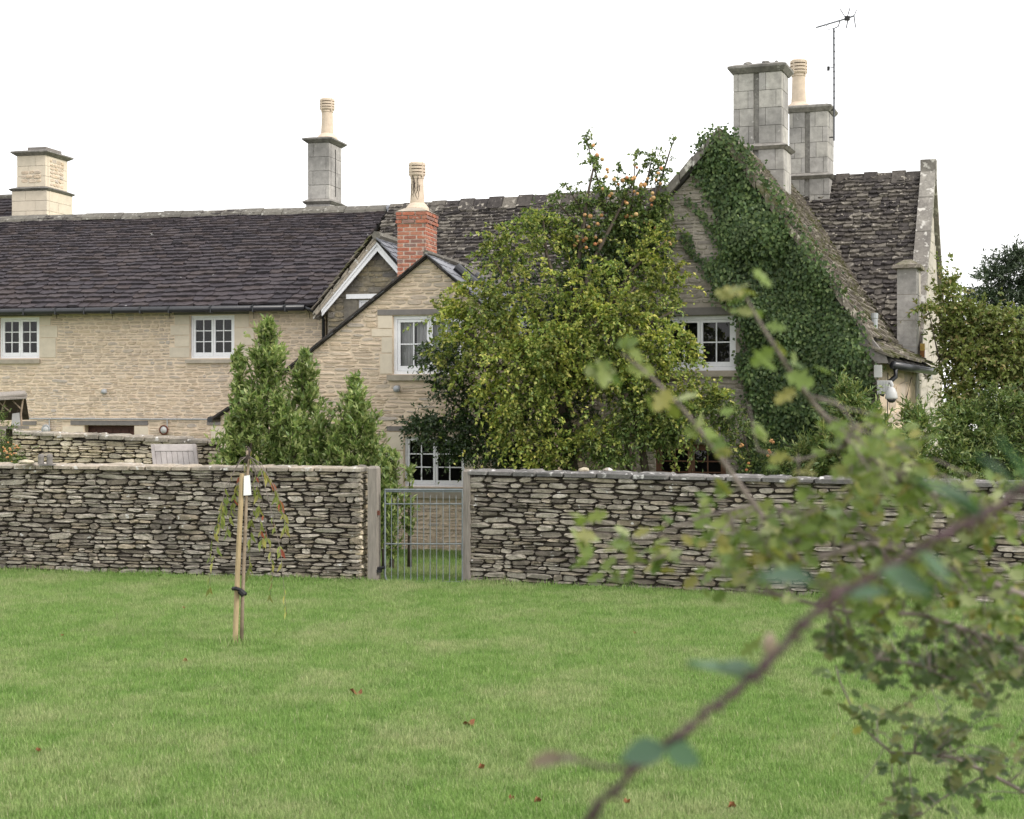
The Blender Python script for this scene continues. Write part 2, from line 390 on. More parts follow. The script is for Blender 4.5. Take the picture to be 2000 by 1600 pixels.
def intervals(poly, v):
    xs = []
    for i in range(len(poly)):
        (x0, y0), (x1, y1) = poly[i], poly[(i + 1) % len(poly)]
        if (y0 <= v) != (y1 <= v): xs.append(x0 + (x1 - x0) * (v - y0) / (y1 - y0))
    xs.sort()
    return [(xs[i], xs[i + 1]) for i in range(0, len(xs) - 1, 2)]

def cut(iv, holes, v0, v1, m):
    for (hx0, hx1, hy0, hy1) in holes:
        if v1 <= hy0 or v0 >= hy1: continue
        out = []
        for (a, b) in iv:
            if hx1 <= a or hx0 >= b: out.append((a, b)); continue
            if hx0 > a: out.append((a, hx0))
            if hx1 < b: out.append((hx1, b))
        iv = out
    return [(a, b) for a, b in iv if b - a > m]

def stone_variants(mat, seed, k=10, square=0.0, taper=.8):
    rr = random.Random(seed); out = []
    for _ in range(k):
        k_ = 1 - square; n = 10
        C_ = [(sx * (.5 - rr.uniform(0, .05) * k_), sy * (.5 - rr.uniform(0, .20) * k_)) for sx, sy in ((1, 1), (-1, 1), (-1, -1), (1, -1))]
        ch = [(rr.uniform(.02, .05 + .16 * k_), rr.uniform(.05, .10 + .30 * k_)) for _ in range(4)]
        (ax, ay), (bx, by), (cx_, cy_), (dx, dy) = C_
        ring = [(ax, ay - ch[0][1]), (ax - ch[0][0], ay), (rr.uniform(-.2, .2), .5 - rr.uniform(0, .08) * k_), (bx + ch[1][0], by), (bx, by - ch[1][1]),
                (cx_, cy_ + ch[2][1]), (cx_ + ch[2][0], cy_), (rr.uniform(-.2, .2), -.5 + rr.uniform(0, .08) * k_), (dx - ch[3][0], dy), (dx, dy + ch[3][1])]
        v = [(x, y, -.6) for x, y in ring] + [(x, y, .45) for x, y in ring]
        ox, oy = rr.uniform(-.05, .05), rr.uniform(-.06, .06)
        v += [(x * taper + ox, y * (taper - .05) + oy, 1 + rr.uniform(-.25, .15)) for x, y in ring]
        f = []
        for q in range(2):
            for i in range(n):
                i2 = (i + 1) % n
                f.append((q * n + i, q * n + i2, (q + 1) * n + i2, (q + 1) * n + i))
        f.append(tuple(2 * n + i for i in range(n)))
        out.append((np.array(v), f, mesh_from('stone', v, f, mat)))
    return out

def tile_variants(mat, seed, k=10, ragged=.12):
    rr = random.Random(seed); out = []
    for _ in range(k):
        xs = [-.5, -.2, .18, .5]
        lo = [rr.uniform(0, ragged) + (rr.uniform(.05, .16) if i in (0, 3) else 0) for i in range(4)]
        v = []
        for z in (0, 1):
            v += [(x + (0 if abs(x) < .5 else rr.uniform(-.015, .01) * np.sign(x)), l, z * (1 + rr.uniform(-.25, .25))) for x, l in zip(xs, lo)]
            v += [(.5, 1, z), (-.5, 1, z)]
        f = [(5, 4, 3, 2, 1, 0), (6, 7, 8, 9, 10, 11)]
        for i in range(6):
            j = (i + 1) % 6
            f.append((i, j, 6 + j, 6 + i))
        out.append((np.array(v), f, mesh_from('tile', v, f, mat)))
    return out

def in_view(p):
    x = 1000 + p.x / p.y * F; y = HZ - (p.z - CAMH) / p.y * F
    return -10 < x < 2010 and -10 < y < 1610

def emit(items, variants, parent, name, mat, nmax=300):
    """items: (area, matrix). The largest in view become parts of their own, the rest one joined part."""
    rr = random.Random(len(items))
    items.sort(key=lambda it: (-int(in_view(it[1].translation)), -it[0]))
    for ar, mw in items[:nmax]:
        link(name, rr.choice(variants)[2], parent, mw)
    rest = items[nmax:]
    if rest:
        V, Fc, n = [], [], 0
        for ar, mw in rest:
            v, f, _ = rr.choice(variants)
            m = np.array(mw); V.append(v @ m[:3, :3].T + m[:3, 3])
            Fc.extend([tuple(i + n for i in q) for q in f]); n += len(v)
        o = link(name, mesh_from(name, np.concatenate(V).tolist(), Fc, mat), parent, kind='stuff')

def stone_fill(parent, pl, poly, holes, hr, lr, proud, variants, mat, seed, gap=.006, wav=.25, nmax=300, name='stone', tilt=.03, split=0.0):
    rr = random.Random(seed)
    items = []; ys = [p[1] for p in poly]; v, vmax = min(ys), max(ys)
    ph = rr.uniform(0, 6)
    while v < vmax - .01:
        h = rr.uniform(*hr)
        for (a, b) in cut(intervals(poly, v + h / 2), holes, v + .01, v + h - .01, .03):
            x = a
            while x < b - .005:
                l = rr.uniform(*lr) * (.6 + .4 * h / hr[1])
                if rr.random() < .15: l *= 1.5
                if b - (x + l) < lr[0] * .6: l = b - x
                hh = h * rr.uniform(1 - wav, 1 + wav * .6)
                if split and h > .055 and rr.random() < split:      # two thin stones, one over the other
                    f = rr.uniform(.35, .65)
                    for v0, hq in ((0, h * f), (h * f, h * (1 - f))):
                        l2 = l * rr.uniform(.86, 1.0); pr = proud * rr.uniform(.55, 1.2)
                        c = pl.w(x + l / 2 + rr.uniform(-.5, .5) * (l - l2), v + v0 + hq / 2)
                        rot = rr.uniform(-tilt, tilt) * .6
                        A = pl.a * math.cos(rot) + pl.b * math.sin(rot); B = pl.b * math.cos(rot) - pl.a * math.sin(rot)
                        H = max(hq * rr.uniform(.9, 1.08) - gap * .6, .01)
                        items.append((l2 * H, Matrix(((A.x * l2, B.x * H, pl.n.x * pr, c.x), (A.y * l2, B.y * H, pl.n.y * pr, c.y), (A.z * l2, B.z * H, pl.n.z * pr, c.z), (0, 0, 0, 1)))))
                    x += l; continue
                dv = rr.uniform(-.15, .15) * h * wav + .12 * h * math.sin(x * 2.1 + v * 3 + ph)
                pr = proud * rr.uniform(.5, 1.35)
                rot = rr.uniform(-tilt, tilt)
                A = pl.a * math.cos(rot) + pl.b * math.sin(rot); B = pl.b * math.cos(rot) - pl.a * math.sin(rot)
                c = pl.w(x + l / 2, v + h / 2 + dv)
                L, H = max(l - gap, .02), max(hh - gap, .01)
                mw = Matrix(((A.x * L, B.x * H, pl.n.x * pr, c.x), (A.y * L, B.y * H, pl.n.y * pr, c.y), (A.z * L, B.z * H, pl.n.z * pr, c.z), (0, 0, 0, 1)))
                items.append((L * H, mw))
                x += l
        v += h
    emit(items, variants, parent, name, mat, nmax)

def tile_fill(parent, pl, poly, e0, e1, wr, thick, variants, mat, seed, nmax=300, holes=(), sag=0.0, name='tile', rough=.3, lift=0.0):
    rr = random.Random(seed); items = []
    ys = [p[1] for p in poly]; v, vmax = min(ys) - .03, max(ys)
    vmin = v
    while v < vmax - .02:
        q = (v - vmin) / (vmax - vmin); e = e0 + (e1 - e0) * q
        for (a, b) in cut(intervals(poly, min(max(v + e * .5, vmin + .04), vmax - .02)), holes, v, v + e, .04):
            x = a - rr.uniform(0, wr[0] * .4)
            while x < b - .02:
                w = rr.uniform(*wr) * (1.1 - .3 * q)
                if x + w > b + .04: w = max(b + .02 - x, .06)
                ln = min(e * 1.75, max(vmax - v + .01, .05))
                th = thick * rr.uniform(.7, 1.5)
                dv = rr.uniform(-1, 1) * e * .10 * rough / .3
                rot = rr.uniform(-.03, .03) * rough / .3
                A = pl.a * math.cos(rot) + pl.b * math.sin(rot); B0 = pl.b * math.cos(rot) - pl.a * math.sin(rot)
                Bv = (B0 * ln - pl.n * th * 1.5).normalized(); N = A.cross(Bv).normalized()
                wob = .012 * math.sin(x * 1.3 + v * .7 + seed) + .008 * math.sin(x * 3.1 - v * 2 + seed)
                c = pl.w(x + w / 2, v + dv, thick * 1.5 + lift + wob + rr.uniform(-.3, .5) * thick * rough)
                W = w - .006
                mw = Matrix(((A.x * W, Bv.x * ln, N.x * th, c.x), (A.y * W, Bv.y * ln, N.y * th, c.y), (A.z * W, Bv.z * ln, N.z * th, c.z), (0, 0, 0, 1)))
                items.append((W * e, mw)); x += w
        v += e
    emit(items, variants, parent, name, mat, nmax)

def slab_holes(pl, poly, holes, depth, front=0.0):
    """a wall sheet with openings: front face and reveals, depth behind it"""
    outer = [Vector((x, y, 0)) for x, y in poly]
    hs = [[Vector((a, c, 0)), Vector((a, d, 0)), Vector((b, d, 0)), Vector((b, c, 0))] for a, b, c, d in holes]
    loops = [outer] + hs
    tris = tessellate_polygon(loops)
    flat = [p for l in loops for p in l]; mb = MB(); n = len(flat)
    mb.v = [tuple(pl.w(p.x, p.y, front)) for p in flat] + [tuple(pl.w(p.x, p.y, front - depth)) for p in flat]
    for t in tris:
        a, b, c = (flat[i] for i in t)
        if (b - a).cross(c - a).z < 0: t = (t[0], t[2], t[1])
        mb.f.append(tuple(t))
    k = 0
    for l in loops:
        m = len(l)
        for i in range(m):
            j = (i + 1) % m
            mb.f.append((k + i, n + k + i, n + k + j, k + j))
        k += m
    if not holes: mb.f.append(tuple(range(2 * n - 1, n - 1, -1)))
    return mb

def roof_slab(parent, pts, thick, mat=None, name='roof', lift=0.0):
    pl = Plane(pts[0], pts[1], pts[2])
    poly = [pl.uv(p) for p in pts]
    o = slab_holes(pl, poly, [], thick, lift).obj(name, mat or M['roof_core'], parent)
    return o, pl, poly

def window(parent, fr, r, ncas=2, cols=2, rows=3, t=.03, mat=None, curtain=False, frame_w=.045, stile=.04, bar=.018, sash_bottom=.03, depth=.35):
    """timber casement set in its opening: frame > casement bars, panes, dark room behind"""
    mat = mat or M['white_paint']
    s0, s1, z0, z1 = r
    mb = MB()
    mb.fbox(fr, s0, s1, t, t + .07, z0, z0 + frame_w); mb.fbox(fr, s0, s1, t, t + .07, z1 - frame_w, z1)
    mb.fbox(fr, s0, s0 + frame_w, t + .001, t + .069, z0 + frame_w, z1 - frame_w); mb.fbox(fr, s1 - frame_w, s1, t + .001, t + .069, z0 + frame_w, z1 - frame_w)
    w = (s1 - s0 - 2 * frame_w) / ncas
    wo = mb.obj('window', mat, parent)
    for c in range(ncas):
        a = s0 + frame_w + c * w + .003; b = a + w - .006
        za, zb = z0 + frame_w + .003, z1 - frame_w - .003
        m2 = MB(); tt = t + .012
        m2.fbox(fr, a, b, tt, tt + .045, za, za + stile + sash_bottom); m2.fbox(fr, a, b, tt, tt + .045, zb - stile, zb)
        m2.fbox(fr, a, a + stile, tt + .001, tt + .044, za + stile + sash_bottom, zb - stile); m2.fbox(fr, b - stile, b, tt + .001, tt + .044, za + stile + sash_bottom, zb - stile)
        m2.obj('casement', mat, wo)
        ia, ib, ja, jb = a + stile, b - stile, za + stile + sash_bottom, zb - stile
        cw, ch = (ib - ia) / cols, (jb - ja) / rows
        for i in range(1, cols):
            MB().fbox(fr, ia + i * cw - bar / 2, ia + i * cw + bar / 2, tt + .006, tt + .034, ja, jb).obj('glazing_bar', mat, wo)
        for j in range(1, rows):
            MB().fbox(fr, ia, ib, tt + .009, tt + .031, ja + j * ch - bar / 2, ja + j * ch + bar / 2).obj('glazing_bar', mat, wo)
        for i in range(cols):
            for j in range(rows):
                x0, x1, y0, y1 = ia + i * cw, ia + (i + 1) * cw, ja + j * ch, ja + (j + 1) * ch
                e = .002; d1, d2 = R_.uniform(-.003, .003), R_.uniform(-.003, .003)
                g = MB(); g.add([fr.w(x0 - e, tt + .02 + d1, y0 - e), fr.w(x1 + e, tt + .02 - d1, y0 - e), fr.w(x1 + e, tt + .02 - d1 + d2, y1 + e), fr.w(x0 - e, tt + .02 + d1 + d2, y1 + e)], [(0, 1, 2, 3)])
                g.obj('pane', M['glass'], wo)
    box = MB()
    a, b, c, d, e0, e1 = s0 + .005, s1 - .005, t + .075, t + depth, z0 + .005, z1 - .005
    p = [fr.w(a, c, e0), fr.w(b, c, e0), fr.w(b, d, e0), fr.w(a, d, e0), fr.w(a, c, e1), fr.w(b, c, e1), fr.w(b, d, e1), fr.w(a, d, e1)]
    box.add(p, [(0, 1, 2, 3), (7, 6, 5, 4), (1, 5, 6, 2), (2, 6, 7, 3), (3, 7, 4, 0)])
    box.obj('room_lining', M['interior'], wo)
    if curtain:
        for (ca, cb) in ((s0 + .08, s0 + .28), (s0 + .33, (s0 + s1) / 2 - .02), ((s0 + s1) / 2 + .02, s1 - .1)):
            cu = MB(); n = 22; vs = []
            for i in range(n + 1):
                x = ca + (cb - ca) * i / n; tt = t + .16 + .018 * math.sin(i * 1.9) + .008 * math.sin(i * .7)
                vs += [fr.w(x, tt, z0 + .03), fr.w(x + .01 * math.sin(i), tt, z1 - .1)]
            cu.add(vs, [(2 * i, 2 * i + 2, 2 * i + 3, 2 * i + 1) for i in range(n)]); cu.obj('curtain', M['curtain'], wo, smooth=True)
    return wo

def block_parts(parent, fr, rects_px, mat, name, t0=-.015, t1=.1, jog=.007):
    for r in rects_px:
        s0, s1, z0, z1 = fr.rect(*r)
        MB().fbox(fr, s0 + jog, s1 - jog, t0 - R_.uniform(0, .004), t1, z0 + jog, z1 - jog).obj(name, mat, parent)

def grow(r, m): return (r[0] - m, r[1] + m, r[2] - m, r[3] + m)

# variants shared by all pieces of a kind
V_DRY = stone_variants(M['dry_stone'], 1, 40, square=-.15, taper=.92)
V_WARM = stone_variants(M['warm_dry_stone'], 2, 24, square=.0, taper=.92)
V_CREAM = stone_variants(M['cream_rubble'], 3, 22, taper=.86)
V_GREY = stone_variants(M['grey_rubble'], 4, 18, square=.2, taper=.86)
V_MOTT = stone_variants(M['mottled_rubble'], 5, 12, square=.2, taper=.85)
V_DTILE = tile_variants(M['dark_tile'], 6)
V_LTILE = tile_variants(M['lichen_tile'], 7, 12, .2)
V_MTILE = tile_variants(M['moss_tile'], 8, 12, .2)
V_SLATE = tile_variants(M['slate'], 9, 4, .01)
V_PALE = stone_variants(M['pale_lit_stone'], 12, 8, square=.5)
V_BRICK = stone_variants(M['brick'], 10, 6, square=.9, taper=.97)

# ------------------------------------------------------------------ ground
ground = MB()
N = 24
ground.add([(-900, -200, 0), (900, -200, 0), (900, 1500, 0), (-900, 1500, 0)], [(0, 1, 2, 3)])
ground.obj('lawn', M['lawn'], kind='structure')

# ------------------------------------------------------------------ left house (long range, dark roof)
L = Frame(600, 30.0, 13)
house_l = thing('stone_house', 'long cream stone house with dark stone tiled roof, black gutter and two small white windows', 'house', L.w(-4, 0, 0))
sR, zE = L.st(636, 597)
sL = -15.0
zE = L.st(600, 597)[1] + .02
wallpl = Plane(L.w(sL, 0, 0), L.w(sR, 0, 0), L.w(sL, 0, 1))
def Lr(x0, y0, x1, y1):
    s0, s1, z0, z1 = L.rect(x0, y0, x1, y1); return (s0 - sL, s1 - sL, z0, z1)
w1 = (-1, 620, 77, 700); w2 = (372, 616, 458, 700)
door_px = (165, 831, 262, 960)
lint_px = [(-60, 604, 103, 619), (340, 601, 487, 615), (138, 821, 290, 831), (40, 822, 72, 831), (404, 822, 432, 831)]
quo_px = [(78, 619, 100, 636), (78, 636, 113, 660), (78, 660, 110, 699), (341, 615, 371, 635), (333, 635, 371, 655), (341, 655, 371, 678), (331, 678, 371, 699),
          (459, 615, 487, 640), (459, 640, 497, 675), (459, 675, 487, 699), (122, 832, 164, 850), (122, 851, 164, 880), (263, 832, 291, 850), (263, 851, 291, 880), (412, 832, 432, 880)]
holes = [Lr(*w1), Lr(*w2), Lr(*door_px)]
poly = [(0, 0), (sR - sL, 0), (sR - sL, zE), (0, zE)]
wall = slab_holes(wallpl, poly, holes, .35).obj('wall', M['cream_mortar'], house_l)
avoid = holes + [Lr(*q) for q in lint_px + quo_px] + [Lr(-10, 701, 80, 711), Lr(363, 701, 463, 710)]
stone_fill(wall, wallpl, poly, avoid, (.05, .09), (.10, .30), .012, V_CREAM, M['cream_rubble'], 11, gap=.016, wav=.4, tilt=.07, split=.25)
block_parts(house_l, L, lint_px, M['lintel_stone'], 'lintel', -.02)
block_parts(house_l, L, quo_px, M['ashlar'], 'quoin_block', -.012)
for r in (w1, w2): window(house_l, L, L.rect(*r), t=.04)
block_parts(house_l, L, [(-10, 701.5, 80, 711), (363, 701.5, 463, 710)], M['sill_stone'], 'window_sill', -.06, .05)
d0 = L.rect(*door_px)
dm = MB().fbox(L, d0[0], d0[1], .16, .2, 0, d0[3]).obj('door', M['door_brown'], house_l)
for k in range(6):
    a = d0[0] + (d0[1] - d0[0]) * k / 6
    MB().fbox(L, a + .006, a + (d0[1] - d0[0]) / 6 - .006, .145, .159, .02, d0[3] - .08).obj('plank', M['door_brown'], dm)
# right end wall
ge = Plane(L.w(sR, 0, 0), L.w(sR, 5.2, 0), L.w(sR, 0, 1))
slab_holes(ge, [(0.004, 0), (5.2, 0), (5.2, zE), (2.6, zE + 2.15), (0.004, zE)], [], .3).obj('end_wall', M['cream_mortar'], house_l)
# roof
zr = L.st(400, 420, 2.6)[1]
sRr = L.st(760, 405, 2.6)[0]
eb = [L.w(sL, -.28, zE - .06), L.w(sR - .02, -.28, zE - .06), L.w(sRr, 2.6, zr), L.w(sL, 2.6, zr)]
roof_l, rpl, rpoly = roof_slab(house_l, eb, .08)
tile_fill(roof_l, rpl, rpoly, .172, .088, (.20, .36), .036, V_DTILE, M['dark_tile'], 21)
roof_slab(house_l, [L.w(sRr, 5.4, zE - .06), L.w(sL, 5.4, zE - .06), L.w(sL, 2.6, zr - .01), L.w(sRr, 2.6, zr - .01)], .08, M['dark_tile'])
n = 34
for i in range(n):   # ridge stones
    a = sL + (sRr - sL) * i / n; b = sL + (sRr - sL) * (i + 1) / n - .012
    dz = .01 * math.sin(i * 1.7)
    mb = MB(); mb.v = [tuple(L.w(s_, 2.6 + tt, zr + zz + dz)) for s_ in (a, b) for tt, zz in ((-.20, -.06), (-.17, .0), (0, .105), (.17, .0), (.20, -.06), (0, .05))]
    mb.f = [(0, 1, 7, 6), (1, 2, 8, 7), (2, 3, 9, 8), (3, 4, 10, 9), (5, 4, 3, 2, 1, 0), (6, 7, 8, 9, 10, 11)]
    mb.obj('ridge_tile', M['ridge_stone'], roof_l)
for k in range(9):   # lead valley down the right edge of the roof
    pass
MB().add([L.w(sRr - .02, 2.44, zr + .06), L.w(sRr + .12, 2.44, zr - .02), L.w(sRr + .5, 1.7, zr - .75), L.w(sRr + .36, 1.7, zr - .68),
          L.w(sRr - .02, 2.6, zr + .1), L.w(sRr + .12, 2.6, zr + .1)], [(0, 3, 2, 1), (0, 1, 5, 4)]).obj('valley_flashing', M['lead'], house_l)
# gutter and brackets, wires below the eaves
g = MB(); gz = L.st(600, 601, -.33)[1]
g.tube([L.w(sL, -.36, gz), L.w(sR - .3, -.36, gz)], .062, 10).obj('gutter', M['black_gutter'], house_l, smooth=True)
for px in (50, 112, 168, 221, 277, 333, 415, 497, 560):
    s_ = L.st(px, 600, -.33)[0]
    MB().fbox(L, s_ - .012, s_ + .012, -.432, -.29, gz - .075, gz + .07).obj('gutter_bracket', M['black_gutter'], house_l)
for px in (112, 221, 333, 497, 606):
    s_, z_ = L.st(px, 606)
    MB().tube([L.w(s_ - .05, -.03, z_), L.w(s_, -.05, z_ - .06), L.w(s_ + .01, -.045, z_ - .17)], .006, 5).obj('cable_tail', M['black_iron'], house_l)
s_, z_ = L.st(632, 606, -.09)
MB().tube([L.w(s_ - .28, -.36, gz), L.w(s_ - .2, -.36, gz - .03), L.w(s_ - .03, -.16, z_ - .1), L.w(s_, -.1, z_ - .18), L.w(s_, -.1, .1)], .032, 10).obj('downpipe', M['black_gutter'], house_l, smooth=True)
# conduit along the wall
sA, zA = L.st(58, 816); sB, zB = L.st(432, 819)
zA = zB = L.st(240, 818.5)[1]
cd = MB().tube([L.w(sA, -.035, zA), L.w(sB, -.035, zB)], .014, 6)
for px in (98, 328):
    s_ = L.st(px, 820)[0]; cd.tube([L.w(s_, -.035, zA), L.w(s_, -.035, zA - .17)], .011, 6)
cd.obj('conduit', M['grey_plastic'], house_l)

def globe(px, py, fr, label, r=.055, name='wall_lamp', t=-.02):
    s_, z_ = fr.st(px, py); c = fr.w(s_, t - .05, z_)
    th = thing(name, label, 'wall lamp', fr.w(s_, t, z_), 'round lamps on the house walls')
    MB().fbox(fr, s_ - .035, s_ + .035, t - .012, t + .03, z_ - .035, z_ + .05).obj('bracket', M['grey_plastic'], th)
    mb = MB(); mb.lathe((c.x, c.y, c.z), [(r * math.sin(math.pi * i / 8) + .001, -r * math.cos(math.pi * i / 8)) for i in range(9)], 14).obj('globe', M['grey_plastic'], th, smooth=True)
    return th
globe(206, 765, L, 'small round grey lamp on the cream wall between the two upper house windows')
def bulkhead(px, py, fr, label):
    s_, z_ = fr.st(px, py)
    th = thing('bulkhead_lamp', label, 'wall lamp', fr.w(s_, 0, z_), 'bulkhead lamps below the pipe on the long house')
    mb = MB(); n = 20
    for i in range(n):
        pass
    ring = [fr.w(s_ + .085 * math.cos(2 * math.pi * i / 20), -.05, z_ + .085 * math.sin(2 * math.pi * i / 20)) for i in range(21)]
    mb.tube(ring, .017, 6, cap=False).obj('rim', M['rust'] if px > 200 else M['grey_plastic'], th, smooth=True)
    d = MB(); c = fr.w(s_, -.03, z_)
    vs = [fr.w(s_, -.09, z_)]
    for rr_, tt in ((.045, -.08), (.078, -.05), (.08, .02)):
        vs += [fr.w(s_ + rr_ * math.cos(2 * math.pi * i / 16), tt, z_ + rr_ * math.sin(2 * math.pi * i / 16)) for i in range(16)]
    fs = [(0, 1 + (i + 1) % 16, 1 + i) for i in range(16)]
    for q in range(2):
        fs += [(1 + q * 16 + i, 1 + q * 16 + (i + 1) % 16, 17 + q * 16 + (i + 1) % 16, 17 + q * 16 + i) for i in range(16)]
    d.add(vs, fs).obj('glass_cover', M['white_plastic'], th, smooth=True)
bulkhead(322, 840, L, 'round bulkhead lamp with rusty rim at the right end of the grey pipe')
bulkhead(92, 839, L, 'round white bulkhead lamp left of the brown door, above the rear garden wall')
# flood light near the downpipe
s_, z_ = L.st(622, 606, -.2)
fl = thing('flood_light', 'small black flood light at the corner under the gutter beside the black downpipe', 'flood light', L.w(s_, -.2, z_))
MB().frust(L, (s_ - .02, s_ + .1, -.24, -.1, z_ - .12), (s_ - .09, s_ + .03, -.2, -.06, z_ + .07)).obj('housing', M['black_gutter'], fl)
MB().frust(L, (s_ + .0, s_ + .085, -.255, -.243, z_ - .105), (s_ - .07, s_ + .015, -.215, -.203, z_ + .055)).obj('lens', M['white_plastic'], fl)
MB().tube([L.w(s_ + .05, -.12, z_ - .03), L.w(s_ + .16, -.12, z_ - .05)], .015, 6).obj('arm', M['black_gutter'], fl)

# ------------------------------------------------------------------ chimneys
def ashlar_chimney(parent, fr, s0, s1, t0, t1, zb, zs, zt, rows, mat, cap_h=.17, cap_o=.1, string=True, recess_strip=False, name='chimney', low=.05, seed=1, split=(.3, .7)):
    """shaft of cut stone blocks with a moulded string course below and a moulded cap"""
    rr = random.Random(seed)
    core = MB().fbox(fr, s0 + .02, s1 - .02, t0 + .02, t1 - .02, zb, zt).obj(name, M['cap_stone'], parent)
    def ring(a0, a1, b0, b1, z0, z1, h):
        nr = max(1, int(round((z1 - z0) / h)))
        for k in range(nr):
            c0 = z0 + (z1 - z0) * k / nr + .004; c1 = z0 + (z1 - z0) * (k + 1) / nr - .004
            if recess_strip:
                mid = (a0 + a1) / 2 - .02; g = .045
                sp = [(a0, mid - g), (mid + g, a1)]
                MB().fbox(fr, mid - g, mid + g, b0 + .05, b0 + .1, c0 - .004, c1 + .004).obj('stone_block', mat, core)
            else: sp = [(a0, a1)]
            for (x0, x1) in sp:
                f = split[0] if k % 2 else split[1]
                xs = [x0, x0 + (x1 - x0) * (f + rr.uniform(-.06, .06)), x1]
                for i in range(2):
                    MB().fbox(fr, xs[i] + .003, xs[i + 1] - .003, b0 - rr.uniform(0, .006), b0 + .12, c0, c1).obj('stone_block', mat, core)
            f = split[1] if k % 2 else split[0]
            ym = b0 + .125 + (b1 - b0 - .125) * f
            MB().fbox(fr, a1 - .12, a1 + rr.uniform(0, .006), b0 + .123, ym - .003, c0, c1).obj('stone_block', mat, core)
            MB().fbox(fr, a1 - .12, a1 + rr.uniform(0, .006), ym + .003, b1, c0, c1).obj('stone_block', mat, core)
            MB().fbox(fr, a0 - rr.uniform(0, .004), a0 + .1, b0 + .123, b1, c0, c1).obj('stone_block', mat, core)
            MB().fbox(fr, a0 + .102, a1 - .122, b1 - .1, b1 + .003, c0, c1).obj('stone_block', mat, core)
    h = (zt - zs) / rows
    if string:
        ring(s0 - low, s1 + low, t0 - low, t1 + low, zb, zs - .1, h)
        o_ = low + .07
        m = MB(); m.frust(fr, (s0 - low - .02, s1 + low + .02, t0 - low - .02, t1 + low + .02, zs - .1), (s0 - o_, s1 + o_, t0 - o_, t1 + o_, zs - .05))
        m.frust(fr, (s0 - o_, s1 + o_, t0 - o_, t1 + o_, zs - .047), (s0 - .01, s1 + .01, t0 - .01, t1 + .01, zs + .012)).obj('string_course', M['cap_stone'], core)
    ring(s0, s1, t0, t1, zs + .014, zt, h)
    o1, o2 = cap_o * .45, cap_o
    m = MB(); m.frust(fr, (s0 - .02, s1 + .02, t0 - .02, t1 + .02, zt + .001), (s0 - o2, s1 + o2, t0 - o2, t1 + o2, zt + cap_h * .55))
    m.fbox(fr, s0 - o2, s1 + o2, t0 - o2, t1 + o2, zt + cap_h * .56, zt + cap_h * .8)
    m.frust(fr, (s0 - o2, s1 + o2, t0 - o2, t1 + o2, zt + cap_h * .81), (s0 + .02, s1 - .02, t0 + .02, t1 - .02, zt + cap_h * 1.1)).obj('cap', M['cap_stone'], core)
    return core

def chimney_pot(parent, c, r, h, mat=None, stain=False):
    """tall round pot with a louvred barrel head"""
    hh = h * .31; z0 = h - hh
    MB().lathe(c, [(r * 1.75, -.02), (r * 1.7, .05), (r * 1.25, .12), (r * 1.05, .14), (r * 1.05, .16), (r * .95, z0 * .6), (r * .92, z0 - .03), (r * 1.0, z0 - .028), (r * 1.0, z0 + .02)], 24).obj('chimney_pot', mat or M['pot'], parent, smooth=False)
    MB().lathe((c[0], c[1], c[2] + z0), [(r * .72, 0), (r * .72, hh * .9)], 18).obj('flue_core', M['pot_dark'], parent)
    R1 = r * 1.22
    k = 4; zz = z0 + .02
    for i in range(k):
        a = z0 + hh * (.10 + .21 * i); b = a + hh * .145
        if i == 3: prof = [(r * .7, a), (R1, a), (R1 * .99, b), (R1 * .8, b + hh * .09), (R1 * .3, b + hh * .12)]
        elif i == 0: prof = [(r * .7, a - .01), (R1 * .9, a - .01), (R1, a + .015), (R1, b), (r * .7, b)]
        else: prof = [(r * .7, a), (R1, a), (R1, b), (r * .7, b)]
        MB().lathe(c, prof, 24).obj('louvre', mat or M['pot'], parent, smooth=False)
    m = MB()
    for i in range(4):
        an = math.pi / 2 * i + .75 + math.pi; x, y = c[0] + R1 * .93 * math.cos(an), c[1] + R1 * .93 * math.sin(an)
        m.tube([(x, y, c[2] + z0), (x, y, c[2] + h * .97)], r * .13, 5)
    m.obj('louvre_post', mat or M['pot'], parent)

# far-left house behind, with a pale squat chimney
far = Frame(60, 38.0, 13)
house_far = thing('stone_house', 'dark roofed stone house far left, mostly hidden behind the long house ridge', 'house', far.w(-4, 0, 0))
zf = far.st(30, 388, 2.5)[1]
sfr = far.st(87, 430, 1.3)[0]
ro, rp, rpo = roof_slab(house_far, [far.w(-9, -.3, zf - 2.9), far.w(sfr, -.3, zf - 2.9), far.w(sfr - .1, 2.5, zf), far.w(-9, 2.5, zf)], .08)
tile_fill(ro, rp, rpo, .17, .12, (.24, .40), .036, V_DTILE, M['dark_tile'], 23, nmax=120)
roof_slab(house_far, [far.w(sfr, 5.3, zf - 2.9), far.w(-9, 5.3, zf - 2.9), far.w(-9, 2.5, zf - .01), far.w(sfr - .1, 2.5, zf - .01)], .08)
MB().fbox(far, -9, sfr, 0, 5, 0, zf - 2.8).obj('wall', M['cream_mortar'], house_far)
MB().tube([far.w(-9, 2.5, zf + .03), far.w(sfr - .1, 2.5, zf + .03)], .09, 7).obj('ridge', M['ridge_stone'], house_far)
cs0 = far.st(33, 350, 1.3)[0]; cs1 = far.st(89, 350, 1.3)[0]
tt1 = 1.3
while (far.w(cs1, tt1, 0).x / far.w(cs1, tt1, 0).y * F + 1000) < 131: tt1 += .02
zt = far.st(60, 304, 1.3)[1]; zs = far.st(60, 366, 1.3)[1]; zb = far.st(60, 440, 1.3)[1]
ck = ashlar_chimney(house_far, far, cs0, cs1, 1.3, tt1, zb - 1.2, zs, zt, 3, M['ashlar'], cap_h=.13, cap_o=.12, low=.09, seed=3, split=(.38, .62))
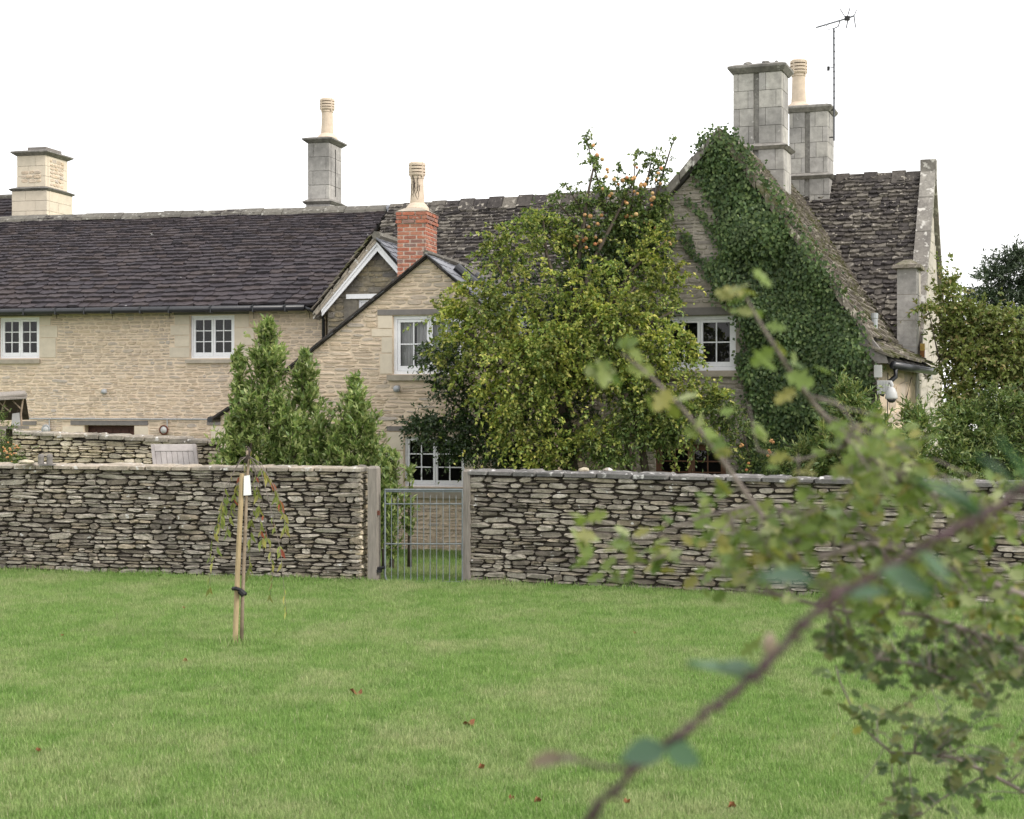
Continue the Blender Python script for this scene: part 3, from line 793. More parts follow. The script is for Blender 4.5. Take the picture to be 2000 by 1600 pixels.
MB().fbox(far, cs0 + .22, cs1 - .08, 1.45, tt1 - .15, zt + .12, zt + .24).obj('flue_cover', M['lintel_stone'], ck)
chp = Plane(far.w(cs0, 1.3, zs), far.w(cs1, 1.3, zs), far.w(cs0, 1.3, zt))
stone_fill(ck, chp, [(.12, .12), (cs1 - cs0 - .12, .12), (cs1 - cs0 - .12, .5), (.12, .5)], [], (.07, .12), (.1, .25), .02, V_CREAM, M['cream_rubble'], 5, gap=.012)
chp = Plane(far.w(cs1, 1.3, zs), far.w(cs1, tt1, zs), far.w(cs1, 1.3, zt))
stone_fill(ck, chp, [(.2, .05), (tt1 - 1.5, .05), (tt1 - 1.5, zt - zs - .05), (.2, zt - zs - .05)], [], (.07, .12), (.1, .25), .02, V_CREAM, M['cream_rubble'], 6, gap=.012)

# second chimney, behind the long ridge, on the left house
c2a = L.st(601, 300, 3.4)[0]; c2b = L.st(643, 300, 3.4)[0]; tt1 = 3.4
while (L.w(c2b, tt1, 0).x / L.w(c2b, tt1, 0).y * F + 1000) < 666.5: tt1 += .02
zt = L.st(620, 279, 3.4)[1]; zs = L.st(620, 390, 3.4)[1]
ck = ashlar_chimney(house_l, L, c2a, c2b, 3.4, tt1, zr - 1.0, zs, zt, 4, M['chimney_ashlar'], cap_h=.12, cap_o=.1, low=.03, seed=4, split=(.25, .8))
MB().fbox(L, c2b - .02, c2b + .012, (3.4 + tt1) / 2 - .03, (3.4 + tt1) / 2 + .0, zs + .1, zt - .1).obj('recess_strip', M['pot_dark'], ck)  # raised dark strip, shade of a groove put into its colour
cp = L.w((c2a + c2b) / 2 + .06, (3.4 + tt1) / 2, zt + .12)
hpot = (270 - 188) * cp.y / F
chimney_pot(ck, cp, .135, hpot)

# ------------------------------------------------------------------ small white-barged gable
S = Frame(690, 29.35, 13)
house_s = thing('gabled_wing', 'small mottled stone gable with white bargeboards between the long roof and the brick chimney', 'house', S.w(0, 0, 0))
pk = S.st(742, 474); lf = S.st(634, 606); hw = pk[0] - lf[0]
sl = S.st(640, 600)[0]; sr = 2 * pk[0] - sl
def roofz(s_): return pk[1] - abs(s_ - pk[0]) * (pk[1] - lf[1]) / hw
spl = Plane(S.w(sl, 0, 0), S.w(sr, 0, 0), S.w(sl, 0, 1))
spoly = [(0, 0), (sr - sl, 0), (sr - sl, roofz(sr) - .05), (pk[0] - sl, pk[1] - .06), (0, roofz(sl) - .05)]
def Sr(*q):
    a = S.rect(*q); return (a[0] - sl, a[1] - sl, a[2], a[3])
sw = (700, 585, 790, 690)
whole = Sr(*sw)
wl_s = slab_holes(spl, spoly, [whole], .3).obj('wall', M['mottled_rubble'], house_s)
slint = (677, 573.5, 800, 584)
stone_fill(wl_s, spl, spoly, [grow(whole, .01), Sr(*slint), Sr(672, 585, 699, 690)], (.07, .14), (.12, .38), .016, V_MOTT, M['mottled_rubble'], 31, gap=.014)
block_parts(house_s, S, [slint], M['white_paint'], 'lintel', -.05)
block_parts(house_s, S, [(672, 585, 699, 625), (672, 625, 699, 690)], M['mottled_rubble'], 'quoin_block', -.01)
window(house_s, S, S.rect(*sw), ncas=2, cols=1, rows=2, t=.03)
# right and left sides of the wing
for ss in (sl, sr):
    MB().fbox(S, ss - .01 if ss > 0 else ss, ss if ss > 0 else ss + .01, .31, 3.0, 0, roofz(ss) - .1).obj('side_wall', M['mottled_rubble'], house_s)
ov = .16
bw = .135
for sg in (-1, 1):
    s_e = pk[0] + sg * hw
    m = MB(); a = [(pk[0], pk[1]), (s_e, roofz(s_e)), (s_e, roofz(s_e) - bw * .9), (pk[0], pk[1] - bw * 1.3)]
    if sg > 0: a = a[::-1]
    v = [S.w(x, -ov, z) for x, z in a] + [S.w(x, -ov + .035, z) for x, z in a]
    m.add(v, [(0, 1, 2, 3), (7, 6, 5, 4), (0, 4, 5, 1), (1, 5, 6, 2), (2, 6, 7, 3), (3, 7, 4, 0)]).obj('bargeboard', M['white_paint'], house_s)
    m = MB(); a = [(pk[0], pk[1] + .012), (s_e, roofz(s_e) + .012), (s_e, roofz(s_e) - .05), (pk[0], pk[1] - .06)]
    if sg > 0: a = a[::-1]
    v = [S.w(x, -ov - .03, z) for x, z in a] + [S.w(x, -ov - .002, z) for x, z in a]
    m.add(v, [(0, 1, 2, 3), (7, 6, 5, 4), (0, 4, 5, 1), (1, 5, 6, 2), (2, 6, 7, 3), (3, 7, 4, 0)]).obj('barge_moulding', M['white_paint'], house_s)
    if sg < 0:
        nn = 15
        for i in range(nn):
            a_, b_ = pk[0] - (hw + .12) * i / nn, pk[0] - (hw + .12) * (i + 1) / nn - .05
            h_ = .055 + .02 * math.sin(i * 2.9)
            for lay in range(2):
                z0 = .015 + lay * .075
                qq = [(a_, roofz(a_) + z0 + h_), (b_, roofz(b_) + z0 + h_ - .012), (b_, roofz(b_) + z0), (a_, roofz(a_) + z0)]
                v = [S.w(x, -ov - .03 - .02 * math.sin(i * 1.7 + lay), z) for x, z in qq] + [S.w(x, .2, z) for x, z in qq]
                MB().add(v, [(0, 1, 2, 3), (7, 6, 5, 4), (0, 4, 5, 1), (1, 5, 6, 2), (2, 6, 7, 3), (3, 7, 4, 0)]).obj('verge_stone', M['coping_warm'], house_s)
    e = hw + .1
    if sg < 0: pts = [S.w(pk[0] - e, 3.2, roofz(pk[0] - e) + .03), S.w(pk[0] - e, -ov - .05, roofz(pk[0] - e) + .03), S.w(pk[0], -ov - .05, pk[1] + .03), S.w(pk[0], 3.2, pk[1] + .03)]
    else: pts = [S.w(pk[0] + e, -ov - .05, roofz(pk[0] + e) + .03), S.w(pk[0] + e, 3.2, roofz(pk[0] + e) + .03), S.w(pk[0], 3.2, pk[1] + .03), S.w(pk[0], -ov - .05, pk[1] + .03)]
    ro, rp, rpo = roof_slab(house_s, pts, .05, M['coping_warm'] if sg < 0 else None, lift=.03)
    tile_fill(ro, rp, rpo, .19, .13, (.24, .42), .022, V_MTILE if sg < 0 else V_SLATE, M['moss_tile'] if sg < 0 else M['slate'], 33 + sg, nmax=150, lift=.12 if sg < 0 else .03)
MB().tube([S.w(pk[0], -ov - .07, pk[1] + .11), S.w(pk[0], 3.2, pk[1] + .11)], .09, 6).obj('ridge', M['ridge_stone'], house_s)

# ------------------------------------------------------------------ catslide cottage with slate roof and brick chimney
C = Frame(838, 24.2, 13)
cott = thing('cottage', 'cream stone cottage gable with long catslide slope, white windows and red brick chimney', 'house', C.w(0, 0, 0))
pk = C.st(836, 500); lf = C.st(420, 817); cl = C.st(431, 900)[0]
kn = C.st(558, 727); rfoot = (2.05, C.st(836, 500)[1] - 1.78)
def cz(s_):
    if s_ < kn[0]: return kn[1] - (kn[0] - s_) * (kn[1] - lf[1]) / (kn[0] - lf[0])
    return pk[1] - (pk[0] - s_) * (pk[1] - kn[1]) / (pk[0] - kn[0]) if s_ < pk[0] else pk[1] - (s_ - pk[0]) * (pk[1] - rfoot[1]) / (rfoot[0] - pk[0])
cpl = Plane(C.w(cl, 0, 0), C.w(2, 0, 0), C.w(cl, 0, 1))
cpoly = [(0, 0), (2 - cl, 0), (2 - cl, cz(2) - .03), (pk[0] - cl, pk[1] - .03), (kn[0] - cl, kn[1] - .03), (0, cz(cl) - .03)]
def Cr(*q):
    a = C.rect(*q); return (a[0] - cl, a[1] - cl, a[2], a[3])
cw1 = (768, 616, 908, 731); cw2 = (790, 853, 908, 951)
clint = [(737, 603, 930, 615.5), (755, 832, 925, 843)]
cquo = [(738, 616, 767, 642), (726, 642, 767, 658), (745, 658, 767, 690), (742, 690, 767, 731), (756, 843, 789, 880), (750, 880, 789, 915), (756, 915, 789, 951), (909, 616, 935, 660), (909, 660, 945, 731), (909, 853, 930, 951),
        (432, 835, 455, 870), (432, 870, 448, 905)]
csill = [(757, 731.5, 915, 744), (788, 951.5, 912, 974)]
ch = [Cr(*cw1), Cr(*cw2)]
wl_c = slab_holes(cpl, cpoly, ch, .35).obj('wall', M['cream_mortar'], cott)
stone_fill(wl_c, cpl, cpoly, [Cr(*q) for q in [cw1, cw2] + clint + cquo + csill], (.05, .09), (.12, .40), .013, V_CREAM, M['cream_rubble'], 41, gap=.015, wav=.4, tilt=.06, split=.25)
block_parts(cott, C, clint, M['lintel_stone'], 'lintel', -.02)
block_parts(cott, C, cquo, M['ashlar'], 'quoin_block', -.012)
block_parts(cott, C, csill, M['sill_stone'], 'window_sill', -.07, .05)
window(cott, C, C.rect(*cw1), 2, 2, 2, t=.04, curtain=True, frame_w=.055, stile=.045)
window(cott, C, C.rect(*cw2), 2, 2, 3, t=.04, frame_w=.03, stile=.035)
s2 = 2.0
MB().fbox(C, s2 - .3, s2 - .004, .36, 5, 0, cz(2) - .06).obj('side_wall', M['cream_mortar'], cott)
MB().fbox(C, cl + .004, cl + .3, .36, 5, 0, cz(cl) - .06).obj('side_wall', M['cream_mortar'], cott)
e = lf[0]; pts = [C.w(e, 5, cz(e)), C.w(e, -.09, cz(e)), C.w(kn[0], -.09, kn[1]), C.w(kn[0], 5, kn[1])]
ro, rp, rpo = roof_slab(cott, pts, .025, lift=.0)
tile_fill(ro, rp, rpo, .23, .2, (.28, .32), .009, V_SLATE, M['slate'], 49, nmax=60, rough=.08)
for sg in (-1, 1):
    if sg < 0:
        e = lf[0]; pts = [C.w(kn[0], 5, kn[1]), C.w(kn[0], -.09, kn[1]), C.w(pk[0], -.09, pk[1]), C.w(pk[0], 5, pk[1])]
    else:
        e = rfoot[0] + .1; pts = [C.w(e, -.09, cz(e)), C.w(e, 5, cz(e)), C.w(pk[0], 5, pk[1]), C.w(pk[0], -.09, pk[1])]
    ro, rp, rpo = roof_slab(cott, pts, .025, lift=.0)
    tile_fill(ro, rp, rpo, .23, .2, (.28, .32), .009, V_SLATE, M['slate'], 43 + sg, nmax=150, rough=.08)
    m = MB()   # verge board with uneven tile edges
    nn = 26 if sg < 0 else 12
    ends = [pk[0] + (e - pk[0]) * i / nn for i in range(nn + 1)]
    for i in range(nn):
        a, b = ends[i], ends[i + 1]; h_ = .030 + .010 * math.sin(i * 2.3)
        q = [(a, cz(a) + .028), (b, cz(b) + .02), (b, cz(b) + .02 - h_), (a, cz(a) + .028 - h_)]
        if sg > 0: q = q[::-1]
        v = [C.w(x, -.125, z) for x, z in q] + [C.w(x, -.091, z) for x, z in q]
        m.add(v, [(0, 1, 2, 3), (7, 6, 5, 4), (0, 4, 5, 1), (1, 5, 6, 2), (2, 6, 7, 3), (3, 7, 4, 0)])
    m.obj('verge', M['verge'], cott)
MB().tube([C.w(pk[0], -.12, pk[1] + .035), C.w(pk[0], 5, pk[1] + .035)], .05, 6).obj('ridge', M['ridge_stone'], cott)
MB().add([C.w(pk[0] + .02, 2.0, pk[1] + .04), C.w(pk[0] + .35, 2.0, cz(pk[0] + .35) + .06), C.w(pk[0] + .35, 5, cz(pk[0] + .35) + .06), C.w(pk[0] + .02, 5, pk[1] + .04)], [(0, 1, 2, 3)]).obj('ridge_flashing', M['ridge_stone'], cott)
# two dark roof vents lying on the right slope, and the skylight between
for (sa, sb, tv) in ((.26, .58, .75), (.34, .60, 1.65)):
    a = C.w(pk[0] + sa, tv, cz(pk[0] + sa) + .1); b = C.w(pk[0] + sb, tv, cz(pk[0] + sb) + .1)
    MB().tube([a, b], .085, 12).obj('roof_vent', M['black_gutter'], cott)
s_, z_ = C.st(428, 818, -.1)
MB().tube([C.w(lf[0] - .05, -.1, lf[1] - .02), C.w(lf[0] - .05, 5, lf[1] - .02)], .05, 8).obj('gutter', M['black_gutter'], cott)
globe(777, 760, C, 'small round grey lamp on the cottage wall below the curtained window')
# brick chimney
tb = 1.35
ba = C.st(776, 480, tb)[0]; bb = C.st(832, 480, tb)[0]; tt1 = tb
while (C.w(bb, tt1, 0).x / C.w(bb, tt1, 0).y * F + 1000) < 853: tt1 += .02
zt = C.st(805, 411, tb)[1]; zc = C.st(805, 443, tb)[1]; zb = C.st(805, 560, tb)[1]
bch = MB().fbox(C, ba + .004, bb - .004, tb + .004, tt1 - .004, zb - .3, zt - .01).obj('chimney', M['brick_mortar'], cott)
bh = .066; k = 0; z = zb
while z < zt - .03:
    o_ = .022 if z > zc else 0.0
    for face in range(3):
        if face == 0: pl = Plane(C.w(ba - o_, tb - o_, z), C.w(bb + o_, tb - o_, z), C.w(ba, tb - o_, z + 1)); ln = bb - ba + 2 * o_
        elif face == 1: pl = Plane(C.w(bb + o_, tb - o_, z), C.w(bb + o_, tt1 + o_, z), C.w(bb + o_, tb, z + 1)); ln = tt1 - tb + 2 * o_
        else: pl = Plane(C.w(ba - o_, tt1 + o_, z), C.w(ba - o_, tb - o_, z), C.w(ba - o_, tb, z + 1)); ln = tt1 - tb + 2 * o_
        x = 0.0 if k % 2 else -.11
        while x < ln - .02:
            a, b = max(x, 0), min(x + .215, ln)
            if b - a > .03:
                c = pl.w((a + b) / 2, bh / 2, -.008); L_, H_, D_ = b - a - .013, bh - .014, .0125
                mw = Matrix(((pl.a.x * L_, pl.b.x * H_, pl.n.x * D_, c.x), (pl.a.y * L_, pl.b.y * H_, pl.n.y * D_, c.y), (pl.a.z * L_, pl.b.z * H_, pl.n.z * D_, c.z), (0, 0, 0, 1)))
                link('brick', R_.choice(V_BRICK)[2], bch, mw)
            x += .226
    z += bh; k += 1
MB().frust(C, (ba - .02, bb + .02, tb - .02, tt1 + .02, zt - .012), (ba + .1, bb - .1, tb + .08, tt1 - .08, zt + .05)).obj('flaunching', M['sill_stone'], bch)
cp = C.w((ba + bb) / 2 - .0, (tb + tt1) / 2, zt + .02)
hp = (408 - 311) * cp.y / F
chimney_pot(bch, cp, .118, hp)
rr = random.Random(5)
m = MB()
for k in range(9):   # creeper stems clinging to the pot
    an = -2.0 + rr.uniform(-.5, .7); z0 = rr.uniform(.12, .35); pts = []
    for q in range(7):
        an += rr.uniform(-.16, .16); pts.append((cp.x + .119 * math.cos(an), cp.y + .119 * math.sin(an), cp.z + z0 + q * .045))
    m.tube(pts, .004, 4)
m.obj('creeper_stem', M['twig_dark'], bch)

# ------------------------------------------------------------------ gabled farmhouse (ivy gable and main range behind)
G = Frame(1408, 23.5, 20)
farm = thing('farmhouse', 'old grey stone farmhouse with ivy covered gable, mossy stone roofs and tall chimneys', 'house', G.w(0, 0, 0))
zp = G.st(1408, 262)[1]; zrb = 6.55
slr = (zp - 3.06) / 2.45
sll = (zp - G.st(1290, 394)[1]) / -G.st(1290, 394)[0]
sLf = -3.25
def gz(s_): return zp - (s_ * slr if s_ > 0 else -s_ * sll)
gl = -3.1; gr = 2.36
gpl = Plane(G.w(gl, 0, 0), G.w(gr, 0, 0), G.w(gl, 0, 1))
gpoly = [(0, 0), (gr - gl, 0), (gr - gl, gz(gr) - .04), (-gl, zp - .04), (0, gz(gl) - .04)]
def Gr(*q):
    a = G.rect(*q); return (a[0] - gl, a[1] - gl, a[2], a[3])
gw1 = (1296, 617, 1437, 724); gw2 = (1280, 868, 1418, 960)
glint = [(1285, 600, 1452, 616.5), (1270, 852, 1430, 866)]
gquo = [(1438, 617, 1449, 640), (1438, 640, 1447, 680), (1438, 680, 1450, 724), (1284, 617, 1295, 724)]
gsill = [(1286, 724.5, 1448, 737)]
gh = [Gr(*gw1), Gr(*gw2)]
wl_g = slab_holes(gpl, gpoly, gh, .35).obj('wall', M['grey_mortar'], farm)
stone_fill(wl_g, gpl, gpoly, [Gr(*q) for q in [gw1, gw2] + glint + gquo + gsill], (.05, .10), (.14, .42), .016, V_GREY, M['grey_rubble'], 51, gap=.012, wav=.3, split=.25)
block_parts(farm, G, glint, M['lintel_stone'], 'lintel', -.05)
block_parts(farm, G, gquo, M['grey_rubble'], 'quoin_block', -.012)
block_parts(farm, G, gsill, M['sill_stone'], 'window_sill', -.07, .05)
window(farm, G, G.rect(*gw1), 2, 2, 2, t=.04, frame_w=.06)
window(farm, G, G.rect(*gw2), 2, 2, 3, t=.04, mat=M['brown_timber'], frame_w=.04, stile=.05)
# right side wall, slightly flared
sf, sb = 2.36, 2.62
rpl = Plane(G.w(sf, 0, 0), G.w(sb, 3.0, 0), G.w(sf, 0, 1))
rlen = (G.w(sb, 3.0, 0) - G.w(sf, 0, 0)).length
rpoly_ = [(0.0, 0), (rlen, 0), (rlen, 2.95), (0.0, 3.05)]
wl_r = slab_holes(rpl, rpoly_, [], .3, front=-.003).obj('side_wall', M['cream_mortar'], farm)
stone_fill(wl_r, rpl, rpoly_, [], (.18, .42), (.35, .8), .014, V_CREAM, M['cream_rubble'], 53, gap=.012, wav=.1)
MB().fbox(G, gl, gl + .3, .36, 5, 0, gz(gl) - .06).obj('side_wall', M['grey_mortar'], farm)
# cross-gable roof slopes
valley = [G.w(2.39, 3.45, 3.22), G.w(.06, 6.15, zrb - .02)]
rs = [G.w(2.28, -.14, gz(2.28)), G.w(2.34, 3.45, gz(2.3)), G.w(.04, 6.15, zrb), G.w(0, 6.15, zrb), G.w(0, -.14, zp)]
ro_r, rp, _ = roof_slab(farm, [rs[0], G.w(2.28, 3.45, gz(2.28)), G.w(.06, 6.15, gz(.06)), G.w(0, 6.15, zp), rs[4]], .09, lift=.0)
rpo = [rp.uv(p) for p in [rs[0], G.w(2.28, 3.45, gz(2.28)), G.w(.06, 6.15, gz(.06)), G.w(0, 6.15, zp), rs[4]]]
tile_fill(ro_r, rp, rpo, .13, .085, (.13, .26), .036, V_MTILE, M['moss_tile'], 55, nmax=300, rough=.4)
fl_pts = [G.w(2.56, -.16, 2.98), G.w(2.86, 3.3, 2.94), G.w(2.28, 3.5, gz(2.28) + .01), G.w(2.2, -.16, gz(2.2) + .01)]
ro_f, rp, rpo = roof_slab(farm, fl_pts, .08)
tile_fill(ro_f, rp, rpo, .17, .15, (.2, .36), .032, V_MTILE, M['moss_tile'], 56, nmax=120, rough=.4)
ls = [G.w(sLf, 6.15, gz(sLf)), G.w(sLf, -.14, gz(sLf)), G.w(0, -.14, zp), G.w(0, 6.15, zp)]
ro_l, rp, rpo = roof_slab(farm, ls, .09)
tile_fill(ro_l, rp, rpo, .19, .11, (.2, .4), .03, V_LTILE, M['lichen_tile'], 57, nmax=100)
m = 24
for i in range(m):
    t0 = -.16 + 6.2 * i / m; t1 = t0 + 6.2 / m - .012; zz = zp + .012 * math.sin(i * 2.2)
    MB().add([G.w(x, t, zz + z) for t in (t0, t1) for x, z in ((-.17, -.18), (-.03, .06), (.03, .06), (.17, -.2))], [(0, 1, 5, 4), (1, 2, 6, 5), (2, 3, 7, 6), (3, 2, 1, 0), (4, 5, 6, 7)]).obj('ridge_tile', M['moss_tile'], ro_r)
# stone verge under the tile edge, both sides of the gable
for sg in (-1, 1):
    e = sLf if sg < 0 else 2.3; nn = 16
    for i in range(nn):
        a, b = e * i / nn, e * (i + 1) / nn - sg * .01
        h_ = .15 + .025 * math.sin(i * 2.7)
        q = [(a, gz(a) + .07 + .015 * math.sin(i * 4.1)), (b, gz(b) + .06), (b, gz(b) + .06 - h_), (a, gz(a) + .07 - h_)]
        if sg > 0: q = q[::-1]
        v = [G.w(x, -.2 + .02 * math.sin(i * 3.3), z) for x, z in q] + [G.w(x, -.02, z) for x, z in q]
        MB().add(v, [(0, 1, 2, 3), (7, 6, 5, 4), (0, 4, 5, 1), (1, 5, 6, 2), (2, 6, 7, 3), (3, 7, 4, 0)]).obj('verge_stone', M['weathered'] if sg < 0 else M['moss_tile'], farm)
# kneeler stone at the verge foot
q = [(2.12, gz(2.12) - .02), (2.02, gz(2.12) - .25), (2.35, 2.93), (2.52, 2.93), (2.5, 3.02)]
v = [G.w(x, -.2, z) for x, z in q] + [G.w(x, .0, z) for x, z in q]
MB().add(v, [(0, 1, 2, 3, 4), (9, 8, 7, 6, 5)] + [(i, 5 + i, 5 + (i + 1) % 5, (i + 1) % 5) for i in range(5)]).obj('kneeler', M['lintel_stone'], farm)
# gutter on the right eave
ga, gb = G.w(2.58, -.05, 2.90), G.w(2.90, 3.3, 2.86)
MB().tube([ga, gb], .06, 10).obj('gutter', M['black_gutter'], farm, smooth=True)
MB().tube([ga.lerp(gb, .05) - Vector((0, 0, .05)), ga.lerp(gb, .05) - Vector((0.0, 0, .16)), G.w(2.46, .02, 2.6), G.w(2.40, .02, 2.45)], .038, 8).obj('downpipe', M['black_gutter'], farm, smooth=True)
# white vent pipe on the slope
s_, z_ = G.st(1708, 622, .9)
MB().tube([G.w(s_, .9, z_ - .16), G.w(s_, .9, z_ - .01), G.w(s_, .9, z_), G.w(s_, .9, z_ + .08)], [.048, .048, .055, .055], 12).obj('vent_pipe', M['grey_plastic'], farm)
for px, py in ((1752, 735), (1795, 735)):
    pass
MB().tube([rpl.w(.55, 2.8, .03), rpl.w(.5, 2.3, .035), rpl.w(.53, 1.2, .035)], .008, 5).obj('cable_tail', M['black_iron'], farm)
MB().tube([rpl.w(2.4, 2.75, .04), rpl.w(2.0, 2.45, .04), rpl.w(1.9, 1.2, .04)], .009, 5).obj('cable_tail', M['black_iron'], farm)
# main range behind: roof to the right and left of the cross gable
tR, tE, zE_ = 6.15, 3.45, 3.22
sEnd = 2.42
sFarL = G.st(768, 410, tR)[0] - .05
rr_pts = [G.w(2.39, tE, zE_), G.w(sEnd, tE, zE_), G.w(sEnd, tR, zrb), G.w(.06, tR, zrb)]
# (the visible right part is filled as one slope whose left edge is the valley)
base = [G.w(-.5, tE, zE_), G.w(sEnd, tE, zE_), G.w(sEnd, tR, zrb)]
rp = Plane(base[0], base[1], base[2])
rpts = [G.w(2.2, tE, zE_), G.w(sEnd, tE, zE_), G.w(sEnd, tR, zrb), G.w(-.02, tR, zrb)]
ro = slab_holes(rp, [rp.uv(p) for p in rpts], [], .09).obj('roof', M['roof_core'], farm)
tile_fill(ro, rp, [rp.uv(p) for p in rpts], .13, .09, (.12, .25), .036, V_LTILE, M['lichen_tile'], 61, nmax=300, rough=.45)
lp = [G.w(sFarL, tE, zE_), G.w(sLf + .2, tE, zE_), G.w(-.02, tE, zE_), G.w(-.02, tR, zrb - .02), G.w(sFarL, tR, zrb - .16)]
rpL = Plane(lp[0], lp[2], lp[4])
lpo = [rpL.uv(lp[0]), rpL.uv(lp[2]), rpL.uv(lp[3]), rpL.uv(lp[4])]
ro2 = slab_holes(rpL, lpo, [], .09).obj('roof', M['roof_core'], farm)
tile_fill(ro2, rpL, lpo, .13, .085, (.13, .28), .038, V_LTILE, M['lichen_tile'], 62, nmax=300, rough=.45)
roof_slab(farm, [G.w(sEnd, 8.85, zE_), G.w(sFarL, 8.85, zE_ - .1), G.w(sFarL, tR, zrb - .17), G.w(sEnd, tR, zrb - .01)], .09)
for (a0, a1, za, zb_, nn) in ((.1, sEnd, zrb, zrb, 9), (sFarL, -.1, zrb - .16, zrb - .02, 26)):
    for i in range(nn):
        a = a0 + (a1 - a0) * i / nn; b = a0 + (a1 - a0) * (i + 1) / nn - .012; zz = za + (zb_ - za) * i / nn + .015 * math.sin(i * 2.9)
        MB().add([G.w(x, tR + t, zz + z) for x in (a, b) for t, z in ((-.2, -.16), (-.04, .09), (.04, .09), (.2, -.16))], [(4, 5, 1, 0), (5, 6, 2, 1), (6, 7, 3, 2), (0, 1, 2, 3), (7, 6, 5, 4)]).obj('ridge_tile', M['lichen_tile'], ro if a0 > 0 else ro2)
MB().fbox(G, sFarL, sLf + .1, tE + .2, tE + .5, 0, zE_).obj('rear_wall', M['grey_mortar'], farm)
# right end wall of the main range with coping and kneeler pillar
epl = Plane(G.w(2.6, tE, 0), G.w(2.6, 8.85, 0), G.w(2.6, tE, 1))
epoly = [(0, 0), (5.4, 0), (5.4, 3.1), (2.7, 6.5), (0, 3.1)]
wl_e = slab_holes(epl, epoly, [], .3).obj('end_wall', M['pale_lit_stone'], farm)
stone_fill(wl_e, epl, epoly, [], (.14, .3), (.3, .7), .012, V_PALE, M['pale_lit_stone'], 63, gap=.01, wav=.1, nmax=120)
for (ta, za, tb_, zb_) in ((tE - .15, 3.12, tR, zrb - .03), (8.95, 3.12, tR, zrb - .03)):
    n_ = 5
    for i in range(n_):
        p0, p1 = i / n_, (i + 1) / n_ - .006
        A = (ta + (tb_ - ta) * p0, za + (zb_ - za) * p0); B_ = (ta + (tb_ - ta) * p1, za + (zb_ - za) * p1)
        m_ = MB(); m_.box8([G.w(2.43, A[0], A[1]), G.w(2.69, A[0], A[1]), G.w(2.69, B_[0], B_[1]), G.w(2.43, B_[0], B_[1]),
                            G.w(2.43, A[0], A[1] + .24), G.w(2.69, A[0], A[1] + .24), G.w(2.69, B_[0], B_[1] + .24), G.w(2.43, B_[0], B_[1] + .24)])
        if ta > tR:
            m_.f = [f[::-1] for f in m_.f]
        m_.obj('coping_stone', M['weathered'], farm)
MB().fbox(G, 2.42, 2.70, tR - .14, tR + .14, zrb - .1, zrb + .27).obj('apex_stone', M['weathered'], farm)
pa = G.st(1752, 600, 2.9)[0]; pb_ = G.st(1790, 600, 2.9)[0]; zpt = G.st(1770, 524, 2.9)[1]
pil = MB().fbox(G, pa + .015, pb_ - .015, 2.915, 3.6, 0, zpt).obj('pillar', M['ashlar'], farm)
zz = 2.4
for k in range(5):
    z1 = zz + (zpt - 2.4) / 5
    MB().fbox(G, pa, pb_, 2.9, 3.3, zz + .004, z1 - .003).obj('stone_block', M['chimney_ashlar'], pil)
    MB().fbox(G, pa + .02, pb_ + .004, 3.303, 3.62, zz + .004, z1 - .003).obj('stone_block', M['pale_lit_stone'], pil)  # paler blocks, the pillar's sunlit right side put into the colour
    zz = z1
mcap = MB().fbox(G, pa - .06, pb_ + .07, 2.83, 3.68, zpt + .001, zpt + .06)
mcap.frust(G, (pa - .03, pb_ + .04, 2.86, 3.65, zpt + .062), (pa + .1, pb_ - .08, 3.0, 3.5, zpt + .15)).obj('cap', M['moss_tile'], pil)
# tall chimneys
c1a = G.st(1432, 200, 2.9)[0]; c1b = G.st(1527, 200, 2.9)[0]; tt1 = 2.9
while (G.w(c1b, tt1, 0).x / G.w(c1b, tt1, 0).y * F + 1000) < 1539: tt1 += .02
zt = G.st(1480, 142, 2.9)[1]; zs = G.st(1480, 282, 2.9)[1]
ck = ashlar_chimney(farm, G, c1a, c1b, 2.9, tt1, 5.6, zs, zt, 4, M['chimney_ashlar'], cap_h=.15, cap_o=.085, recess_strip=True, low=.04, seed=7, split=(.28, .72))
m = MB(); rr = random.Random(3)
for k in range(14):
    x = rr.uniform(c1a, c1b); y = rr.uniform(2.9, tt1); rr_ = rr.uniform(.04, .09); z = zt + .14
    m.lathe(tuple(G.w(x, y, z)), [(rr_, 0), (rr_ * .8, .03 + rr.uniform(0, .03)), (rr_ * .2, .06)], 6)
m.obj('crown_mortar', M['cap_stone'], ck)
c2a = G.st(1541, 280, 5.75)[0]; c2b = G.st(1617, 280, 5.75)[0]; tt1 = 5.75
while (G.w(c2b, tt1, 0).x / G.w(c2b, tt1, 0).y * F + 1000) < 1628: tt1 += .02
zt = G.st(1590, 218, 5.75)[1]; zs = G.st(1590, 339, 5.75)[1]
ck2 = ashlar_chimney(farm, G, c2a, c2b, 5.75, tt1, 5.6, zs, zt, 4, M['chimney_ashlar'], cap_h=.13, cap_o=.075, recess_strip=True, low=.04, seed=8, split=(.3, .75))
s_ = G.st(1560, 200, 6.1)[0]; cp = G.w(s_, 6.1, zt + .11)
chimney_pot(ck2, cp, .135, (206 - 107) * cp.y / F)
